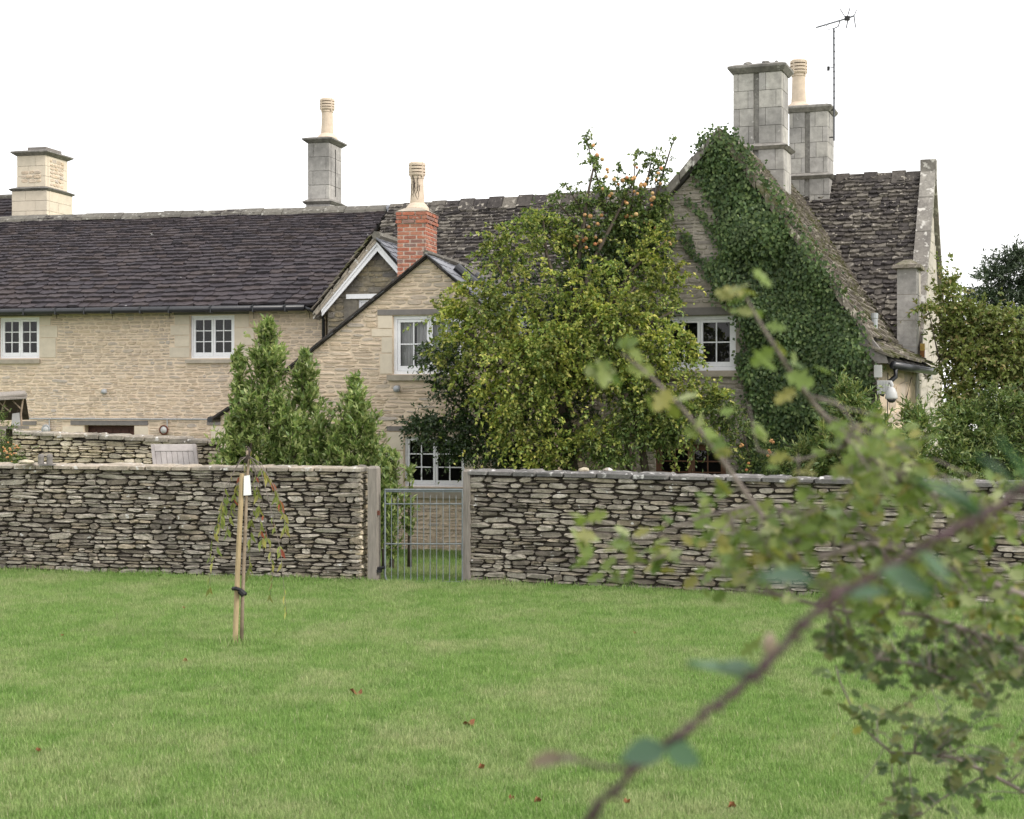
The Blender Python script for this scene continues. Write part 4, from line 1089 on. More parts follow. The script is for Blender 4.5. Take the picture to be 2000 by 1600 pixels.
# TV aerial fixed to the rear chimney
a0 = G.w(c2b + .09, 5.9, 0)
def A(px, py, Y=a0.y): return P(px, py, Y)
aer = thing('tv_aerial', 'thin television aerial on a tall pole fixed beside the rear chimney', 'aerial', A(1629, 280))
MB().tube([A(1629, 275), A(1629, 150), A(1628.5, 55)], .018, 6).obj('pole', M['aerial_metal'], aer)
for q in ((1629, 215), (1629, 268)):
    MB().tube([A(*q), G.w(c2b - .02, 5.9, A(*q).z)], .012, 5).obj('bracket', M['black_iron'], aer)
MB().tube([A(1594, 54), A(1655, 36), A(1668, 31)], .016, 5).obj('boom', M['aerial_metal'], aer)
MB().tube([A(1628.5, 56), A(1637, 52), A(1641, 40)], .012, 5).obj('mount', M['aerial_metal'], aer)
MB().tube([A(1614, 49), A(1617, 58), A(1628, 56)], .008, 4).obj('cable', M['aerial_metal'], aer)
for px, py, l in ((1598, 53, .14), (1606, 50.5, .14), (1615, 48, .15), (1624, 45.2, .16), (1634, 42.4, .17), (1643, 39.6, .18)):
    c = A(px, py); d = (G.n * .96 + Vector((.05, 0, .25))) * l
    MB().tube([c - d, c + d], .010, 4).obj('element', M['aerial_metal'], aer)
MB().fbox(Frame(1650, a0.y, 0), 0, .09, -.03, .03, A(1655, 38).z - .02, A(1655, 34).z + .02).obj('junction', M['black_iron'], aer)
for x0, y0, x1, y1 in ((1657, 33, 1653, 55), (1655, 33, 1660, 16), (1652, 36, 1641, 18), (1668, 31, 1673, 20), (1668, 31, 1671, 54)):
    MB().tube([A(x0, y0), A(x1, y1)], .012, 4).obj('reflector_rod', M['aerial_metal'], aer)
MB().tube([A(1629, 131), A(1617, 134)], .008, 5).obj('side_arm', M['aerial_metal'], aer)
MB().tube([A(1618, 130), A(1618, 138)], .026, 8).obj('sensor', M['black_iron'], aer)
for k in range(11):
    q = A(1629, 62 + k * 13); MB().tube([q - Vector((0, 0, .012)), q + Vector((0, 0, .012))], .02, 6).obj('cable_tie', M['black_iron'], aer)

# ------------------------------------------------------------------ fittings on the farmhouse corner
def corner_box(px0, py0, px1, py1, Y, dep):
    f0 = Frame((px0 + px1) / 2, Y, 20); s0, s1, z0, z1 = f0.rect(px0, py0, px1, py1)
    return f0, s0, s1, z0, z1
Yc = 22.45
f0, s0, s1, z0, z1 = corner_box(1707, 713, 1722, 737, Yc, .06)
jb = MB().fbox(f0, s0, s1, 0, .07, z0, z1)
o = jb.obj('junction_box', M['white_plastic']); tag(o, 'small white junction box above the security camera at the farmhouse corner', 'junction box')
cam_t = thing('security_camera', 'white dome security camera on its bracket at the farmhouse corner', 'security camera', P(1725, 770, Yc))
f1, s0, s1, z0, z1 = corner_box(1713, 743, 1735, 770, Yc - .05, .1)
m = MB().fbox(f1, s0, s1, 0, .25, z0, z1)
for k in range(4):
    a = s0 + (s1 - s0) * (k + .5) / 4; m.fbox(f1, a - .008, a + .008, -.012, -.001, z0 + .02, z1 - .01)
m.obj('housing', M['white_plastic'], cam_t)
dc = P(1741, 768, Yc - .12)
MB().tube([P(1733, 748, Yc - .0), P(1740, 747, Yc - .06), P(1742, 753, Yc - .1), dc + Vector((0, 0, .05))], .028, 10).obj('arm', M['white_plastic'], cam_t, smooth=True)
MB().lathe((dc.x, dc.y, dc.z), [(.02, .09), (.05, .07), (.078, .01), (.09, -.06), (.088, -.085)][::-1], 20).obj('dome', M['white_plastic'], cam_t, smooth=True)
MB().lathe((dc.x, dc.y, dc.z - .087), [(.02, -.055), (.055, -.035), (.07, 0.0)], 20).obj('lens_bubble', M['lens_dark'], cam_t, smooth=True)
ab = G.w(2.72, 3.3, 0); Ya = ab.y
f2, s0, s1, z0, z1 = corner_box(1797, 671, 1806, 699, Ya - .1, .1)
al = thing('alarm_box', 'small yellow and amber alarm box on the pale wall above the gutter end', 'alarm box', P(1801, 699, Ya))
MB().fbox(f2, s0, s1, 0, .1, (z0 + z1) / 2 - .0, z1).obj('casing', M['yellow_box'], al)
MB().fbox(f2, s0, s1, .002, .098, z0, (z0 + z1) / 2 - .002).obj('strobe_cover', M['amber'], al)
c = P(1814, 735, 26.4)
sl_ = thing('flood_light', 'tiny white and black flood light on the pale end wall among shrubs', 'flood light', c)
MB().lathe((c.x, c.y, c.z), [(.03, -.06), (.06, -.05), (.06, .03), (.03, .06)], 10).obj('housing', M['white_plastic'], sl_)
MB().tube([c + Vector((-.02, 0, .02)), c + Vector((-.07, .05, .06))], .03, 8).obj('bracket', M['black_iron'], sl_)

# ------------------------------------------------------------------ dry stone garden walls
def dry_wall(name, label, p0, p1, z_top0, z_top1, thick, variants, mat, coremat, copmat, hr, lr, seed, cop_len=(.2, .5), cop_h=.06, proud=.05, end_right=False, end_left=False, base=-.03):
    p0 = Vector(p0); p1 = Vector(p1); ln = (p1 - p0).length
    th = thing(name, label, 'wall', tuple((p0 + p1) / 2))
    pl = Plane(p0, p1, p0 + Vector((0, 0, 1)))
    core = MB(); k = .085
    core.box8([pl.w(.06, base, -k), pl.w(ln - .06, base, -k), pl.w(ln - .06, base, -thick + .02), pl.w(.06, base, -thick + .02),
               pl.w(.06, z_top0 - cop_h, -k), pl.w(ln - .06, z_top1 - cop_h, -k), pl.w(ln - .06, z_top1 - cop_h, -thick + .02), pl.w(.06, z_top0 - cop_h, -thick + .02)])
    core.obj('core', coremat, th)
    poly = [(0, base), (ln, base), (ln, z_top1 - cop_h), (0, z_top0 - cop_h)]
    stone_fill(th, Plane(pl.w(0, 0, -.05), pl.w(1, 0, -.05), pl.w(0, 1, -.05)), poly, [], hr, lr, proud, variants, mat, seed, gap=.004, wav=.26, tilt=.06, split=.3)
    for flag, x, sgn in ((end_right, ln, 1), (end_left, 0, -1)):
        if not flag: continue
        if sgn > 0: pe = Plane(pl.w(ln - .05, 0, -.02), pl.w(ln - .05, 0, -thick), pl.w(ln - .05, 1, 0))
        else: pe = Plane(pl.w(.05, 0, -thick), pl.w(.05, 0, -.02), pl.w(.05, 1, 0))
        stone_fill(th, pe, [(0, base), (thick - .02, base), (thick - .02, z_top1 - cop_h), (0, z_top1 - cop_h)], [], hr, (.15, .3), proud, V_WARM, M['warm_dry_stone'], seed + 5, gap=.002, wav=.2, nmax=40)  # wall ends get lighter cream stones, sunlight put into their colour
    rr = random.Random(seed + 1); x = -.01; vs = stone_variants(copmat, seed + 2, 8, .9)
    while x < ln - .02:
        l = min(rr.uniform(*cop_len), ln + .01 - x)
        if ln - (x + l) < .12: l = ln + .01 - x
        h = cop_h * rr.uniform(.8, 1.35); zt_ = z_top0 + (z_top1 - z_top0) * (x + l / 2) / ln
        dep = thick + rr.uniform(.0, .06); rot = rr.uniform(-.03, .03)
        c = pl.w(x + l / 2, zt_ - cop_h * .5, -thick / 2 + .02)
        A_ = (pl.a * math.cos(rot) + Vector((0, 0, 1)) * math.sin(rot)) * (l - .008); B_ = -pl.n * dep; C_ = Vector((0, 0, 1)) * h * .62
        mw = Matrix(((A_.x, B_.x, C_.x, c.x), (A_.y, B_.y, C_.y, c.y), (A_.z, B_.z, C_.z, c.z), (0, 0, 0, 1)))
        # A x B points down for this order, so use a flipped depth to keep the faces outward
        mw[0][1], mw[1][1], mw[2][1] = -B_.x, -B_.y, -B_.z
        B2 = Vector((-B_.x, -B_.y, -B_.z))
        if A_.cross(B2).dot(C_) < 0: mw[0][1], mw[1][1], mw[2][1] = B_.x, B_.y, B_.z
        link('coping_stone', rr.choice(vs)[2], th, mw)
        x += l
    return th
pL0 = Vector((-9.6, 21.3 + (9.6 - 7.1) * math.tan(math.radians(13)), 0)); pL1 = P(705, 1138, 20.1); pL1.z = 0
dry_wall('garden_wall', 'grey drystone wall on the left of the metal gate, behind the staked sapling', pL0, pL1, 1.49, 1.505, .45, V_DRY, M['dry_stone'], M['dry_core'], M['coping_warm'], (.04, .088), (.10, .36), 71, end_right=True)
pR0 = P(914, 1140, 20.0); pR0.z = 0
pR1 = pR0 + Vector((math.cos(math.radians(20.3)), -math.sin(math.radians(20.3)), 0)) * 9.6
dry_wall('garden_wall', 'grey drystone wall on the right of the metal gate, behind the hawthorn leaves', pR0, pR1, 1.475, 1.425, .45, V_DRY, M['dry_stone'], M['dry_core'], M['coping_dark'], (.042, .09), (.11, .40), 72, end_left=True)
# rear garden wall, lower and warmer
q0 = P(-60, 900, 27.6); q1 = P(452, 900, 26.2); q0.z = q1.z = 0
zt0 = P(20, 840, 27.4).z; zt1 = P(430, 861, 26.2).z
dry_wall('garden_wall', 'lower cream drystone wall in front of the long house, behind the leaning boarded panel', q0, q1, zt0 + .02, zt1, .4, V_WARM, M['warm_dry_stone'], M['dry_core'], M['coping_warm'], (.05, .10), (.12, .34), 73, cop_len=(.25, .6), cop_h=.08)
# loose stones lying on the wall tops
def loose(px, py, Y, w, h, mat, label, seed):
    rr = random.Random(seed); c = P(px, py, Y); mb = MB(); n = 9; rings = []
    for (rz, k) in ((0, .8), (.35, 1.0), (.75, .8), (1, .35)):
        rings.append([(c.x + w * k * (1 + rr.uniform(-.12, .12)) * math.cos(2 * math.pi * i / n), c.y + w * .7 * k * math.sin(2 * math.pi * i / n), c.z + h * rz + rr.uniform(-.1, .1) * h) for i in range(n)])
    mb.v = [v for r in rings for v in r]
    for q in range(3):
        mb.f += [(q * n + i, q * n + (i + 1) % n, (q + 1) * n + (i + 1) % n, (q + 1) * n + i) for i in range(n)]
    mb.f += [tuple(range(n))[::-1], tuple(3 * n + i for i in range(n))]
    tag(mb.obj('loose_stone', mat), label, 'stone', 'loose stones on the wall tops')
loose(707, 916, 20.35, .07, .055, M['coping_warm'], 'rounded pale stone on the left wall top next to the gate post', 1)
loose(1140, 921, 19.7, .072, .05, M['warm_dry_stone'], 'warm cream stone lying on the right wall top, left one of two', 2)
loose(1187, 921, 19.6, .065, .045, M['coping_warm'], 'greyish stone on the right wall top, right one of two', 3)
loose(101, 908, 21.0, .0001, .0001, M['coping_warm'], 'x', 4) if False else None
loose(52, 906, 21.1, .12, .055, M['warm_dry_stone'], 'flat cream stone on the left wall top beside the grey twin ornament', 5)
# small grey twin ornament on the wall
tw = thing('stone_ornament', 'small grey twin arched ornament standing on the left wall top', 'ornament', P(88, 907, 21.1))
for px in (80, 97):
    c = P(px, 906, 21.1)
    MB().lathe((c.x, c.y, c.z), [(.045, 0), (.04, .05), (.045, .1), (.035, .125), (.01, .135)], 10).obj('pillar', M['lintel_stone'], tw)
f3 = Frame(88.5, 21.02, 13)
MB().fbox(f3, -.095, .095, 0, .12, P(88, 909, 21.1).z, P(88, 906, 21.1).z - .002).obj('plinth', M['lintel_stone'], tw)

# boarded panel leaning on the rear wall
pp = [P(306, 960, 25.75), P(395, 960, 25.6), P(379, 878, 26.0), P(295, 873, 26.15)]
plp = Plane(pp[0], pp[1], pp[3]); pw = (pp[1] - pp[0]).length; plh = (pp[3] - pp[0]).length
panel = thing('boarded_panel', 'pale grey boarded timber panel leaning on the rear garden wall', 'wooden panel', tuple(pp[0].lerp(pp[1], .5)))
sk = (plp.uv(pp[3])[0], plp.uv(pp[2])[0])
def pbox(u0, u1, v0, v1, h0, h1, name='plank'):
    m = MB(); k = lambda v, u: u + sk[0] * v / plh
    m.box8([plp.w(k(v0, u0), v0, h1), plp.w(k(v0, u1), v0, h1), plp.w(k(v0, u1), v0, h0), plp.w(k(v0, u0), v0, h0), plp.w(k(v1, u0), v1, h1), plp.w(k(v1, u1), v1, h1), plp.w(k(v1, u1), v1, h0), plp.w(k(v1, u0), v1, h0)])
    return m.obj(name, M['grey_plank'], panel)
nb = 7
for i in range(nb): pbox(.06 + (pw - .12) * i / nb + .004, .06 + (pw - .12) * (i + 1) / nb - .004, .0, plh - .13, 0, .02)
pbox(0, .058, 0, plh, -.03, .035, 'stile'); pbox(pw - .056, pw, 0, plh, -.03, .035, 'stile'); pbox(.06, pw - .058, plh - .128, plh, -.02, .03, 'top_rail')

# rustic bird table
bt = thing('bird_table', 'rustic twig bird table with small pitched roof at the left edge behind the wall', 'bird table', P(20, 1090, 24.5))
Yb = 24.5
def Bp(px, py, dy=0): return P(px, py, Yb + dy)
MB().tube([Bp(18, 838), P(18, 840, Yb) * 1.0 - Vector((0, 0, P(18, 840, Yb).z))], .05, 8).obj('post', M['bark'], bt)
MB().box8([Bp(-30, 838, -.25), Bp(57, 838, -.25), Bp(57, 838, .3), Bp(-30, 838, .3), Bp(-30, 832, -.25), Bp(57, 832, -.25), Bp(57, 832, .3), Bp(-30, 832, .3)]).obj('tray', M['oak_post'], bt)
for px, dy, mt in ((45, -.2, 'pale_bark'), (-28, -.2, 'pale_bark'), (38, .25, 'bark'), (-22, .25, 'bark')):
    MB().tube([Bp(px - 3, 832, dy), Bp(px - 4, 808, dy), Bp(px, 778, dy)], .016, 6).obj('twig_post', M[mt], bt)
MB().tube([Bp(-40, 780, -.3), Bp(52, 771, -.3)], .035, 8).obj('roof_beam', M['oak_post'], bt)
for a, b in (((25, 783), (42, 800)), ((10, 782), (2, 806)), ((-5, 783), (20, 805))):
    MB().tube([Bp(*a, -.2), Bp(*b, -.2)], .011, 5).obj('brace', M['pale_bark'], bt)
for sg in (0, 1):
    y0 = -.3 if sg == 0 else .0
    q = [Bp(-45, 776, 0.0), Bp(49, 770, 0.0), Bp(57, 820, .4), Bp(-45, 822, .4)] if sg else [Bp(-45, 772, -.02), Bp(49, 766, -.02), Bp(52, 779, -.36), Bp(-45, 784, -.36)]
    MB().add(q + [v + Vector((0, 0, .025)) for v in q], [(3, 2, 1, 0), (4, 5, 6, 7), (0, 1, 5, 4), (1, 2, 6, 5), (2, 3, 7, 6), (3, 0, 4, 7)]).obj('roof', M['oak_post'] if sg == 0 else M['bark'], bt)
MB().box8([Bp(22, 832, .0), Bp(40, 831, .0), Bp(40, 831, .15), Bp(22, 832, .15), Bp(24, 808, .0), Bp(38, 806, .0), Bp(38, 806, .15), Bp(24, 808, .15)]).obj('feeder', M['white_plastic'], bt)

# ------------------------------------------------------------------ gate posts and metal gate
def post(px0, px1, ytop, Y, deg, label, dep):
    f = Frame((px0 + px1) / 2, Y, deg); s0, s1, _, z1 = f.rect(px0, ytop, px1, 1140)
    t_ = thing('gate_post', label, 'gate post', f.w(0, 0, 0), 'oak gate posts')
    m = MB(); m.fbox(f, s0, s1, 0, dep, -.05, z1 - .03); m.frust(f, (s0, s1, 0, dep, z1 - .03), (s0 + .02, s1 - .02, .02, dep - .02, z1))
    m.obj('shaft', M['oak_post'], t_)
    return f, t_, s0, s1, z1
f, tp, s0, s1, z1 = post(718, 735.5, 911, 20.12, 13, 'weathered oak gate post at the end of the left wall with iron hinge', .17)
MB().fbox(f, s1 - .002, s1 + .03, .02, .06, 1.5 - .62, 1.5 - .56).obj('latch_plate', M['rust'], tp)
MB().tube([f.w(s1 - .01, .04, .18), f.w(s1 + .1, .04, .2)], .02, 8).obj('hinge_pin', M['black_iron'], tp)
MB().fbox(f, s1 - .004, s1 + .05, .0, .08, .13, .17).obj('hinge_plate', M['black_iron'], tp)
f, tp, s0, s1, z1 = post(904.5, 917.5, 917, 19.98, 20, 'weathered oak gate post at the start of the right wall, partly hidden', .17)
MB().fbox(f, s0 - .03, s0 + .002, .03, .08, .88, .98).obj('latch_plate', M['black_iron'], tp)
MB().fbox(f, s0 - .04, s0 + .002, .03, .08, .37, .5).obj('keeper_plate', M['lead'], tp)
Yg = 20.05
gate = thing('metal_gate', 'grey galvanised metal bar gate between the two oak posts', 'gate', P(828, 1138, Yg))
def Gp(px, py): return P(px, py, Yg - (px - 828) * .0016)
MB().tube([Gp(752, 958), Gp(752, 1122), Gp(754, 1132), Gp(761, 1137), Gp(903, 1137), Gp(903, 957), Gp(752, 957)], .014, 6).obj('frame', M['galv'], gate)
for y0 in (984.5, 1062.5):
    MB().tube([Gp(753, y0), Gp(902, y0)], .009, 6).obj('rail', M['galv'], gate)
MB().box8([Gp(751, 961.5), Gp(904, 961.5), Gp(904, 961.5) + Vector((0, .02, 0)), Gp(751, 961.5) + Vector((0, .02, 0)), Gp(751, 955), Gp(904, 955), Gp(904, 955) + Vector((0, .02, 0)), Gp(751, 955) + Vector((0, .02, 0))]).obj('top_rail', M['galv'], gate)
for i in range(11):
    px = 752 + (i + 1) * 12.6; full = (i + 1) in (3, 6, 9)
    MB().tube([Gp(px, 1137), Gp(px, 958 if full else 972), Gp(px, 957 if full else 966)], [.0062, .0062, .0062 if full else .002], 6).obj('bar', M['galv'], gate)

# ------------------------------------------------------------------ foliage tools
rng = np.random.default_rng(11)
def unit(a): return a / np.maximum(np.linalg.norm(a, axis=-1, keepdims=True), 1e-9)
def leaf_mesh(name, B, D, Nn, Ln, Wd, mat, parent=None, fold=.18, **props):
    """many four-cornered folded leaves in one mesh: base B, direction D, upper side Nn"""
    n = len(B); D = unit(D); S_ = unit(np.cross(D, Nn)); Nn = np.cross(S_, D)
    Ln = Ln[:, None]; Wd = Wd[:, None]
    mid = B + D * Ln * .45
    V = np.stack([B, mid + S_ * Wd * .5 + Nn * Wd * fold, B + D * Ln - Nn * Ln * .08, mid - S_ * Wd * .5 + Nn * Wd * fold], 1).reshape(-1, 3)
    me = bpy.data.meshes.new(name)
    me.vertices.add(4 * n); me.vertices.foreach_set('co', V.astype(np.float32).ravel())
    idx = np.arange(n)[:, None] * 4 + np.array([[0, 1, 2, 0, 2, 3]])
    me.loops.add(6 * n); me.loops.foreach_set('vertex_index', idx.astype(np.int32).ravel())
    me.polygons.add(2 * n); me.polygons.foreach_set('loop_start', (np.arange(2 * n) * 3).astype(np.int32))
    me.update(calc_edges=True); me.validate()
    me.materials.append(mat)
    return link(name, me, parent, **props)

class Plant:
    """leaves along many short shoots, and the stems that carry them"""
    def __init__(s, seed): s.r = np.random.default_rng(seed); s.B, s.D, s.N, s.L, s.W = [], [], [], [], []; s.stems = MB(); s.tips = []
    def shoots(s, starts, dirs, lens, per, L, W, droop=.3, spread=.9, stem=.25, stem_r=.004, lean=(0, 0, 0)):
        r = s.r; dirs = unit(np.asarray(dirs, float)); starts = np.asarray(starts, float)
        for i in range(len(starts)):
            l = lens[i] if hasattr(lens, '__len__') else lens
            n = max(3, int(per * r.uniform(.7, 1.3)))
            q = np.sort(r.uniform(.08, 1.0, n))
            d = dirs[i]
            pts = starts[i] + d * l * q[:, None] + np.array([0, 0, -1.]) * (droop * l * q[:, None] ** 2)
            tan = unit(d + np.array([0, 0, -2. * droop]) * q[:, None])
            rnd = unit(r.normal(size=(n, 3)))
            D = unit(tan * .75 + rnd * spread + np.array(lean))
            s.B.append(pts); s.D.append(D)
            s.N.append(unit(r.normal(size=(n, 3)) * .7 + np.array([0.1, -.35, .9])))
            s.L.append(L * r.uniform(.65, 1.25, n)); s.W.append(W * r.uniform(.7, 1.2, n))
            if stem and r.random() < stem:
                e = starts[i] + d * l * np.array([0, .5, 1.])[:, None] + np.array([0, 0, -1.]) * (droop * l * np.array([0, .25, 1.])[:, None])
                s.stems.tube(e.tolist(), [stem_r, stem_r * .8, stem_r * .4], 3, cap=False)
    def blob(s, px, py, Y, rx, ry, rd, n, per=11, L=.06, W=.035, ln=.3, droop=.3, up=.1, spread=.9, shell=.45, stem=.2, front=True):
        """ellipsoid of shoots: centre in photo pixels at distance Y, radii rx, ry in pixels and rd in metres deep"""
        r = s.r; c = np.array(P(px, py, Y)); rad = np.array([rx * Y / F, rd, ry * Y / F])
        v = unit(r.normal(size=(n, 3)))
        if front: v[:, 1] = -np.abs(v[:, 1]) * r.choice([1, 1, 1, -1], n)
        k = r.uniform(shell, 1.0, n)[:, None]
        st = c + v * rad * k
        d = unit(v * rad / rad.mean() + r.normal(size=(n, 3)) * .55 + np.array([0, 0, up]))
        lens = ln * r.uniform(.5, 1.3, n) * np.where(r.uniform(0, 1, n) < .14, 1.9, 1.0)
        s.shoots(st - d * ln * .4, d, lens, per, L, W, droop, spread, stem)
    def spire(s, px, ytip, ybase, Y, rpx, n, per=13, L=.098, W=.040, ln=.34):
        """upright cone of shoots from base to tip"""
        r = s.r; q = r.uniform(0, 1, n) ** .8
        wid = rpx * Y / F * np.minimum(1, (1 - q) * 1.9 + .10) * (1 + .28 * np.sin(q * 17 + px) + .2 * np.sin(q * 41 + px * 2))
        an = r.uniform(0, 2 * math.pi, n); k = r.uniform(.1, 1, n) ** .7
        top, bot = P(px, ytip, Y), P(px, ybase, Y)
        x = bot.x + wid * k * np.cos(an); y = Y + wid * k * np.sin(an) * .9; z = bot.z + (top.z - bot.z) * q * .97
        d = np.stack([np.cos(an) * .7, np.sin(an) * .7, np.full(n, .85)], 1) + r.normal(size=(n, 3)) * .25
        st = np.stack([x, y, z], 1)
        s.shoots(st - unit(d) * ln * .6, d, ln * r.uniform(.5, 1.2, n) * (1 - .35 * q) * np.where(r.uniform(0, 1, n) < .1, 1.7, 1), per, L, W, .0, .75, .3, .005, (0, 0, .25))
        s.stems.tube([(bot.x, Y, 0), (bot.x, Y, bot.z), (top.x, Y, top.z - .1)], [.04, .03, .006], 6)
    def build(s, parent, mat, stem_mat, name='foliage', stem_name='stem'):
        o = leaf_mesh(name, np.concatenate(s.B), np.concatenate(s.D), np.concatenate(s.N), np.concatenate(s.L), np.concatenate(s.W), mat, parent, kind='stuff')
        if s.stems.v: s.stems.obj(stem_name, stem_mat, parent, smooth=True, kind='stuff')
        return o

# ------------------------------------------------------------------ ivy on the gable
ivy = thing('ivy', 'dark green ivy covering the right half of the farmhouse gable', 'ivy', G.w(1, -.1, 0))
poly_px = [(1376, 274), (1408, 258), (1440, 280), (1466, 316), (1492, 350), (1516, 390), (1549, 431), (1571, 469), (1593, 503), (1611, 533), (1635, 563), (1656, 603), (1674, 638), (1686, 666), (1692, 695), (1700, 718), (1696, 760), (1700, 960),
           (1440, 960), (1462, 880), (1480, 830), (1470, 770), (1460, 730), (1464, 690), (1458, 650), (1462, 615), (1444, 590), (1420, 580), (1404, 556), (1388, 524), (1408, 505), (1420, 480), (1404, 440), (1414, 420), (1400, 392), (1384, 366), (1362, 350), (1366, 325), (1374, 300)]
poly_sz = [G.st(x, y) for x, y in poly_px]
r = np.random.default_rng(5)
def inside(s_, z_):
    c = False; n = len(poly_sz)
    for i in range(n):
        (x0, y0), (x1, y1) = poly_sz[i], poly_sz[(i + 1) % n]
        if (y0 > z_) != (y1 > z_) and s_ < (x1 - x0) * (z_ - y0) / (y1 - y0) + x0: c = not c
    return c
ss = [p[0] for p in poly_sz]; zs_ = [p[1] for p in poly_sz]
clump = []
while len(clump) < 3000:
    a, b = r.uniform(min(ss), max(ss)), r.uniform(min(zs_), max(zs_))
    if inside(a, b): clump.append((a, b))
B, D, N_, L_, W_ = [], [], [], [], []
for (a, b) in clump:
    dep = .05 + .34 * min(1.0, max(.25, (zp - b) / 1.6)) * (.5 + .5 * math.sin(a * 4.1 + 1.3 * math.sin(b * 3.3))) * (.5 + .5 * math.sin(b * 5.2 + a * 2.0)) + .10 * r.random()
    n = r.integers(9, 17); rad = .085
    off = r.normal(size=(n, 3)) * np.array([rad, .05, rad])
    for k in range(n):
        s_, z_ = a + off[k, 0], b + off[k, 2]
        p = G.w(s_, -dep + off[k, 1] * .8 + max(0, abs(off[k, 0])) * .3, z_)
        B.append(p); D.append(np.array(G.u) * r.normal() * .6 + np.array([0, 0, -1.0]) + np.array(G.n) * -.35 * r.random() + r.normal(size=3) * .2)
        N_.append(-np.array(G.n) + np.array([0, 0, .55]) + r.normal(size=3) * .38)
        L_.append(.06 * r.uniform(.5, 1.3)); W_.append(.056 * r.uniform(.55, 1.2))
# thin runners over bare stone
for path in ([(1345, 480), (1362, 500), (1380, 520), (1400, 535)], [(1338, 385), (1360, 405), (1380, 430), (1395, 450)], [(1352, 495), (1345, 470), (1338, 455)], [(1440, 690), (1450, 720), (1465, 745)]):
    for k in range(90):
        i = r.integers(0, len(path) - 1); q = r.random()
        x = path[i][0] * (1 - q) + path[i + 1][0] * q + r.normal() * 5; y = path[i][1] * (1 - q) + path[i + 1][1] * q + r.normal() * 5
        s_, z_ = G.st(x, y); B.append(G.w(s_, -.04 - .04 * r.random(), z_)); D.append(np.array([r.normal() * .5, -.3, -1])); N_.append(-np.array(G.n) + np.array([0, 0, .4]) + r.normal(size=3) * .3)
        L_.append(.06 * r.uniform(.6, 1.2)); W_.append(.055 * r.uniform(.6, 1.2))
leaf_mesh('foliage', np.array([tuple(v) for v in B]), np.array(D), np.array(N_), np.array(L_), np.array(W_), M['ivy_leaf'], ivy, fold=.1, kind='stuff')
m = MB()
for k in range(16):
    a = r.uniform(1480, 1660); pts = []
    for q in range(7): pts.append(G.w(*G.st(a + r.normal() * 8, 930 - q * 55)[:1], -.05, G.st(a, 930 - q * 55)[1]))
    m.tube(pts, [.02 - .002 * q for q in range(7)], 5)
m.obj('stem', M['bark'], ivy)

# ------------------------------------------------------------------ trained pear tree and its companions
def trunk(m, pts, r0, r1, n=8):
    k = len(pts); m.tube(pts, [r0 + (r1 - r0) * i / (k - 1) for i in range(k)], n)

Yt = 22.6
pear = thing('fruit_tree', 'large yellow green fruit tree trained against the house, trunk behind the right wall', 'tree', P(1115, 1100, 22.9))
tm = MB()
g0 = P(1120, 1000, 22.9); g0.z = 0
hub = P(1095, 760, 22.8)
trunk(tm, [g0, P(1118, 930, 22.9), P(1106, 850, 22.85), hub], .13, .09)
targets = [(900, 640, 22.3), (960, 500, 22.6), (1060, 420, 23.2), (1165, 300, 23.4), (1250, 330, 23.4), (1300, 470, 23.0), (1330, 600, 22.4), (1000, 700, 22.1), (1200, 660, 22.1), (1240, 560, 22.4), (880, 720, 22.3), (1340, 740, 22.0), (1140, 560, 22.3)]
rr = random.Random(9); br_ends = []
for (x, y, Y) in targets:
    e = P(x, y, Y); mid = hub.lerp(e, .5) + Vector((rr.uniform(-.2, .2), rr.uniform(-.1, .1), rr.uniform(.0, .25)))
    q1 = hub.lerp(mid, .5) + Vector((rr.uniform(-.08, .08), 0, .08)); q2 = mid.lerp(e, .5) + Vector((rr.uniform(-.1, .1), 0, rr.uniform(-.05, .1)))
    trunk(tm, [hub, q1, mid, q2, e], .06, .012, 6)
tm.obj('trunk', M['bark'], pear, smooth=True)
pt = Plant(21)
K = dict(per=22, L=.062, W=.043, ln=.36, droop=.45, spread=.85)
for (x, y, Y, rx, ry, rd, n, kw) in [
    (930, 590, 22.6, 75, 60, .35, 62, {}), (890, 620, 22.7, 50, 45, .25, 30, {}), (905, 680, 22.5, 70, 55, .35, 60, {}), (1000, 600, 22.5, 80, 80, .45, 110, {}),
    (985, 490, 22.9, 60, 65, .4, 52, {}), (1055, 450, 23.1, 70, 50, .4, 52, {}), (1120, 560, 22.5, 90, 60, .45, 50, {}),
    (1010, 700, 22.2, 90, 60, .45, 100, {}), (1100, 680, 22.2, 90, 70, .45, 120, {}), (1200, 620, 22.3, 95, 70, .45, 120, {}), (1275, 570, 22.7, 50, 60, .35, 44, {}), (1255, 700, 22.2, 85, 65, .4, 90, {}),
    (1322, 560, 22.7, 24, 60, .2, 20, {}), (1315, 680, 22.2, 45, 70, .3, 42, {}), (1355, 690, 22.3, 22, 40, .15, 6, {}), (1340, 770, 22.0, 55, 35, .3, 40, {}), (1175, 740, 22.2, 60, 40, .35, 45, {}),
    (960, 760, 22.2, 45, 50, .3, 34, dict(droop=.9)), (1010, 790, 22.2, 40, 50, .3, 30, dict(droop=.9)), (1070, 770, 22.2, 45, 45, .3, 34, dict(droop=.9)),
    (985, 840, 22.3, 40, 50, .25, 24, dict(droop=.9)), (1060, 860, 22.3, 60, 45, .3, 34, {}), (1165, 850, 22.2, 60, 45, .3, 34, {}), (1330, 830, 22.0, 70, 40, .3, 45, {}), (1260, 800, 22.2, 60, 50, .3, 45, {}), (1395, 775, 21.9, 28, 30, .2, 16, {}),
    (1280, 480, 23.0, 50, 45, .3, 34, {}), (1060, 900, 22.4, 50, 25, .25, 16, {}), (1220, 520, 22.8, 60, 40, .3, 24, {})]:
    k = dict(K); k.update(kw); pt.blob(x, y, Y, rx * .95, ry * .95, rd, int(n * 1.35), **k)
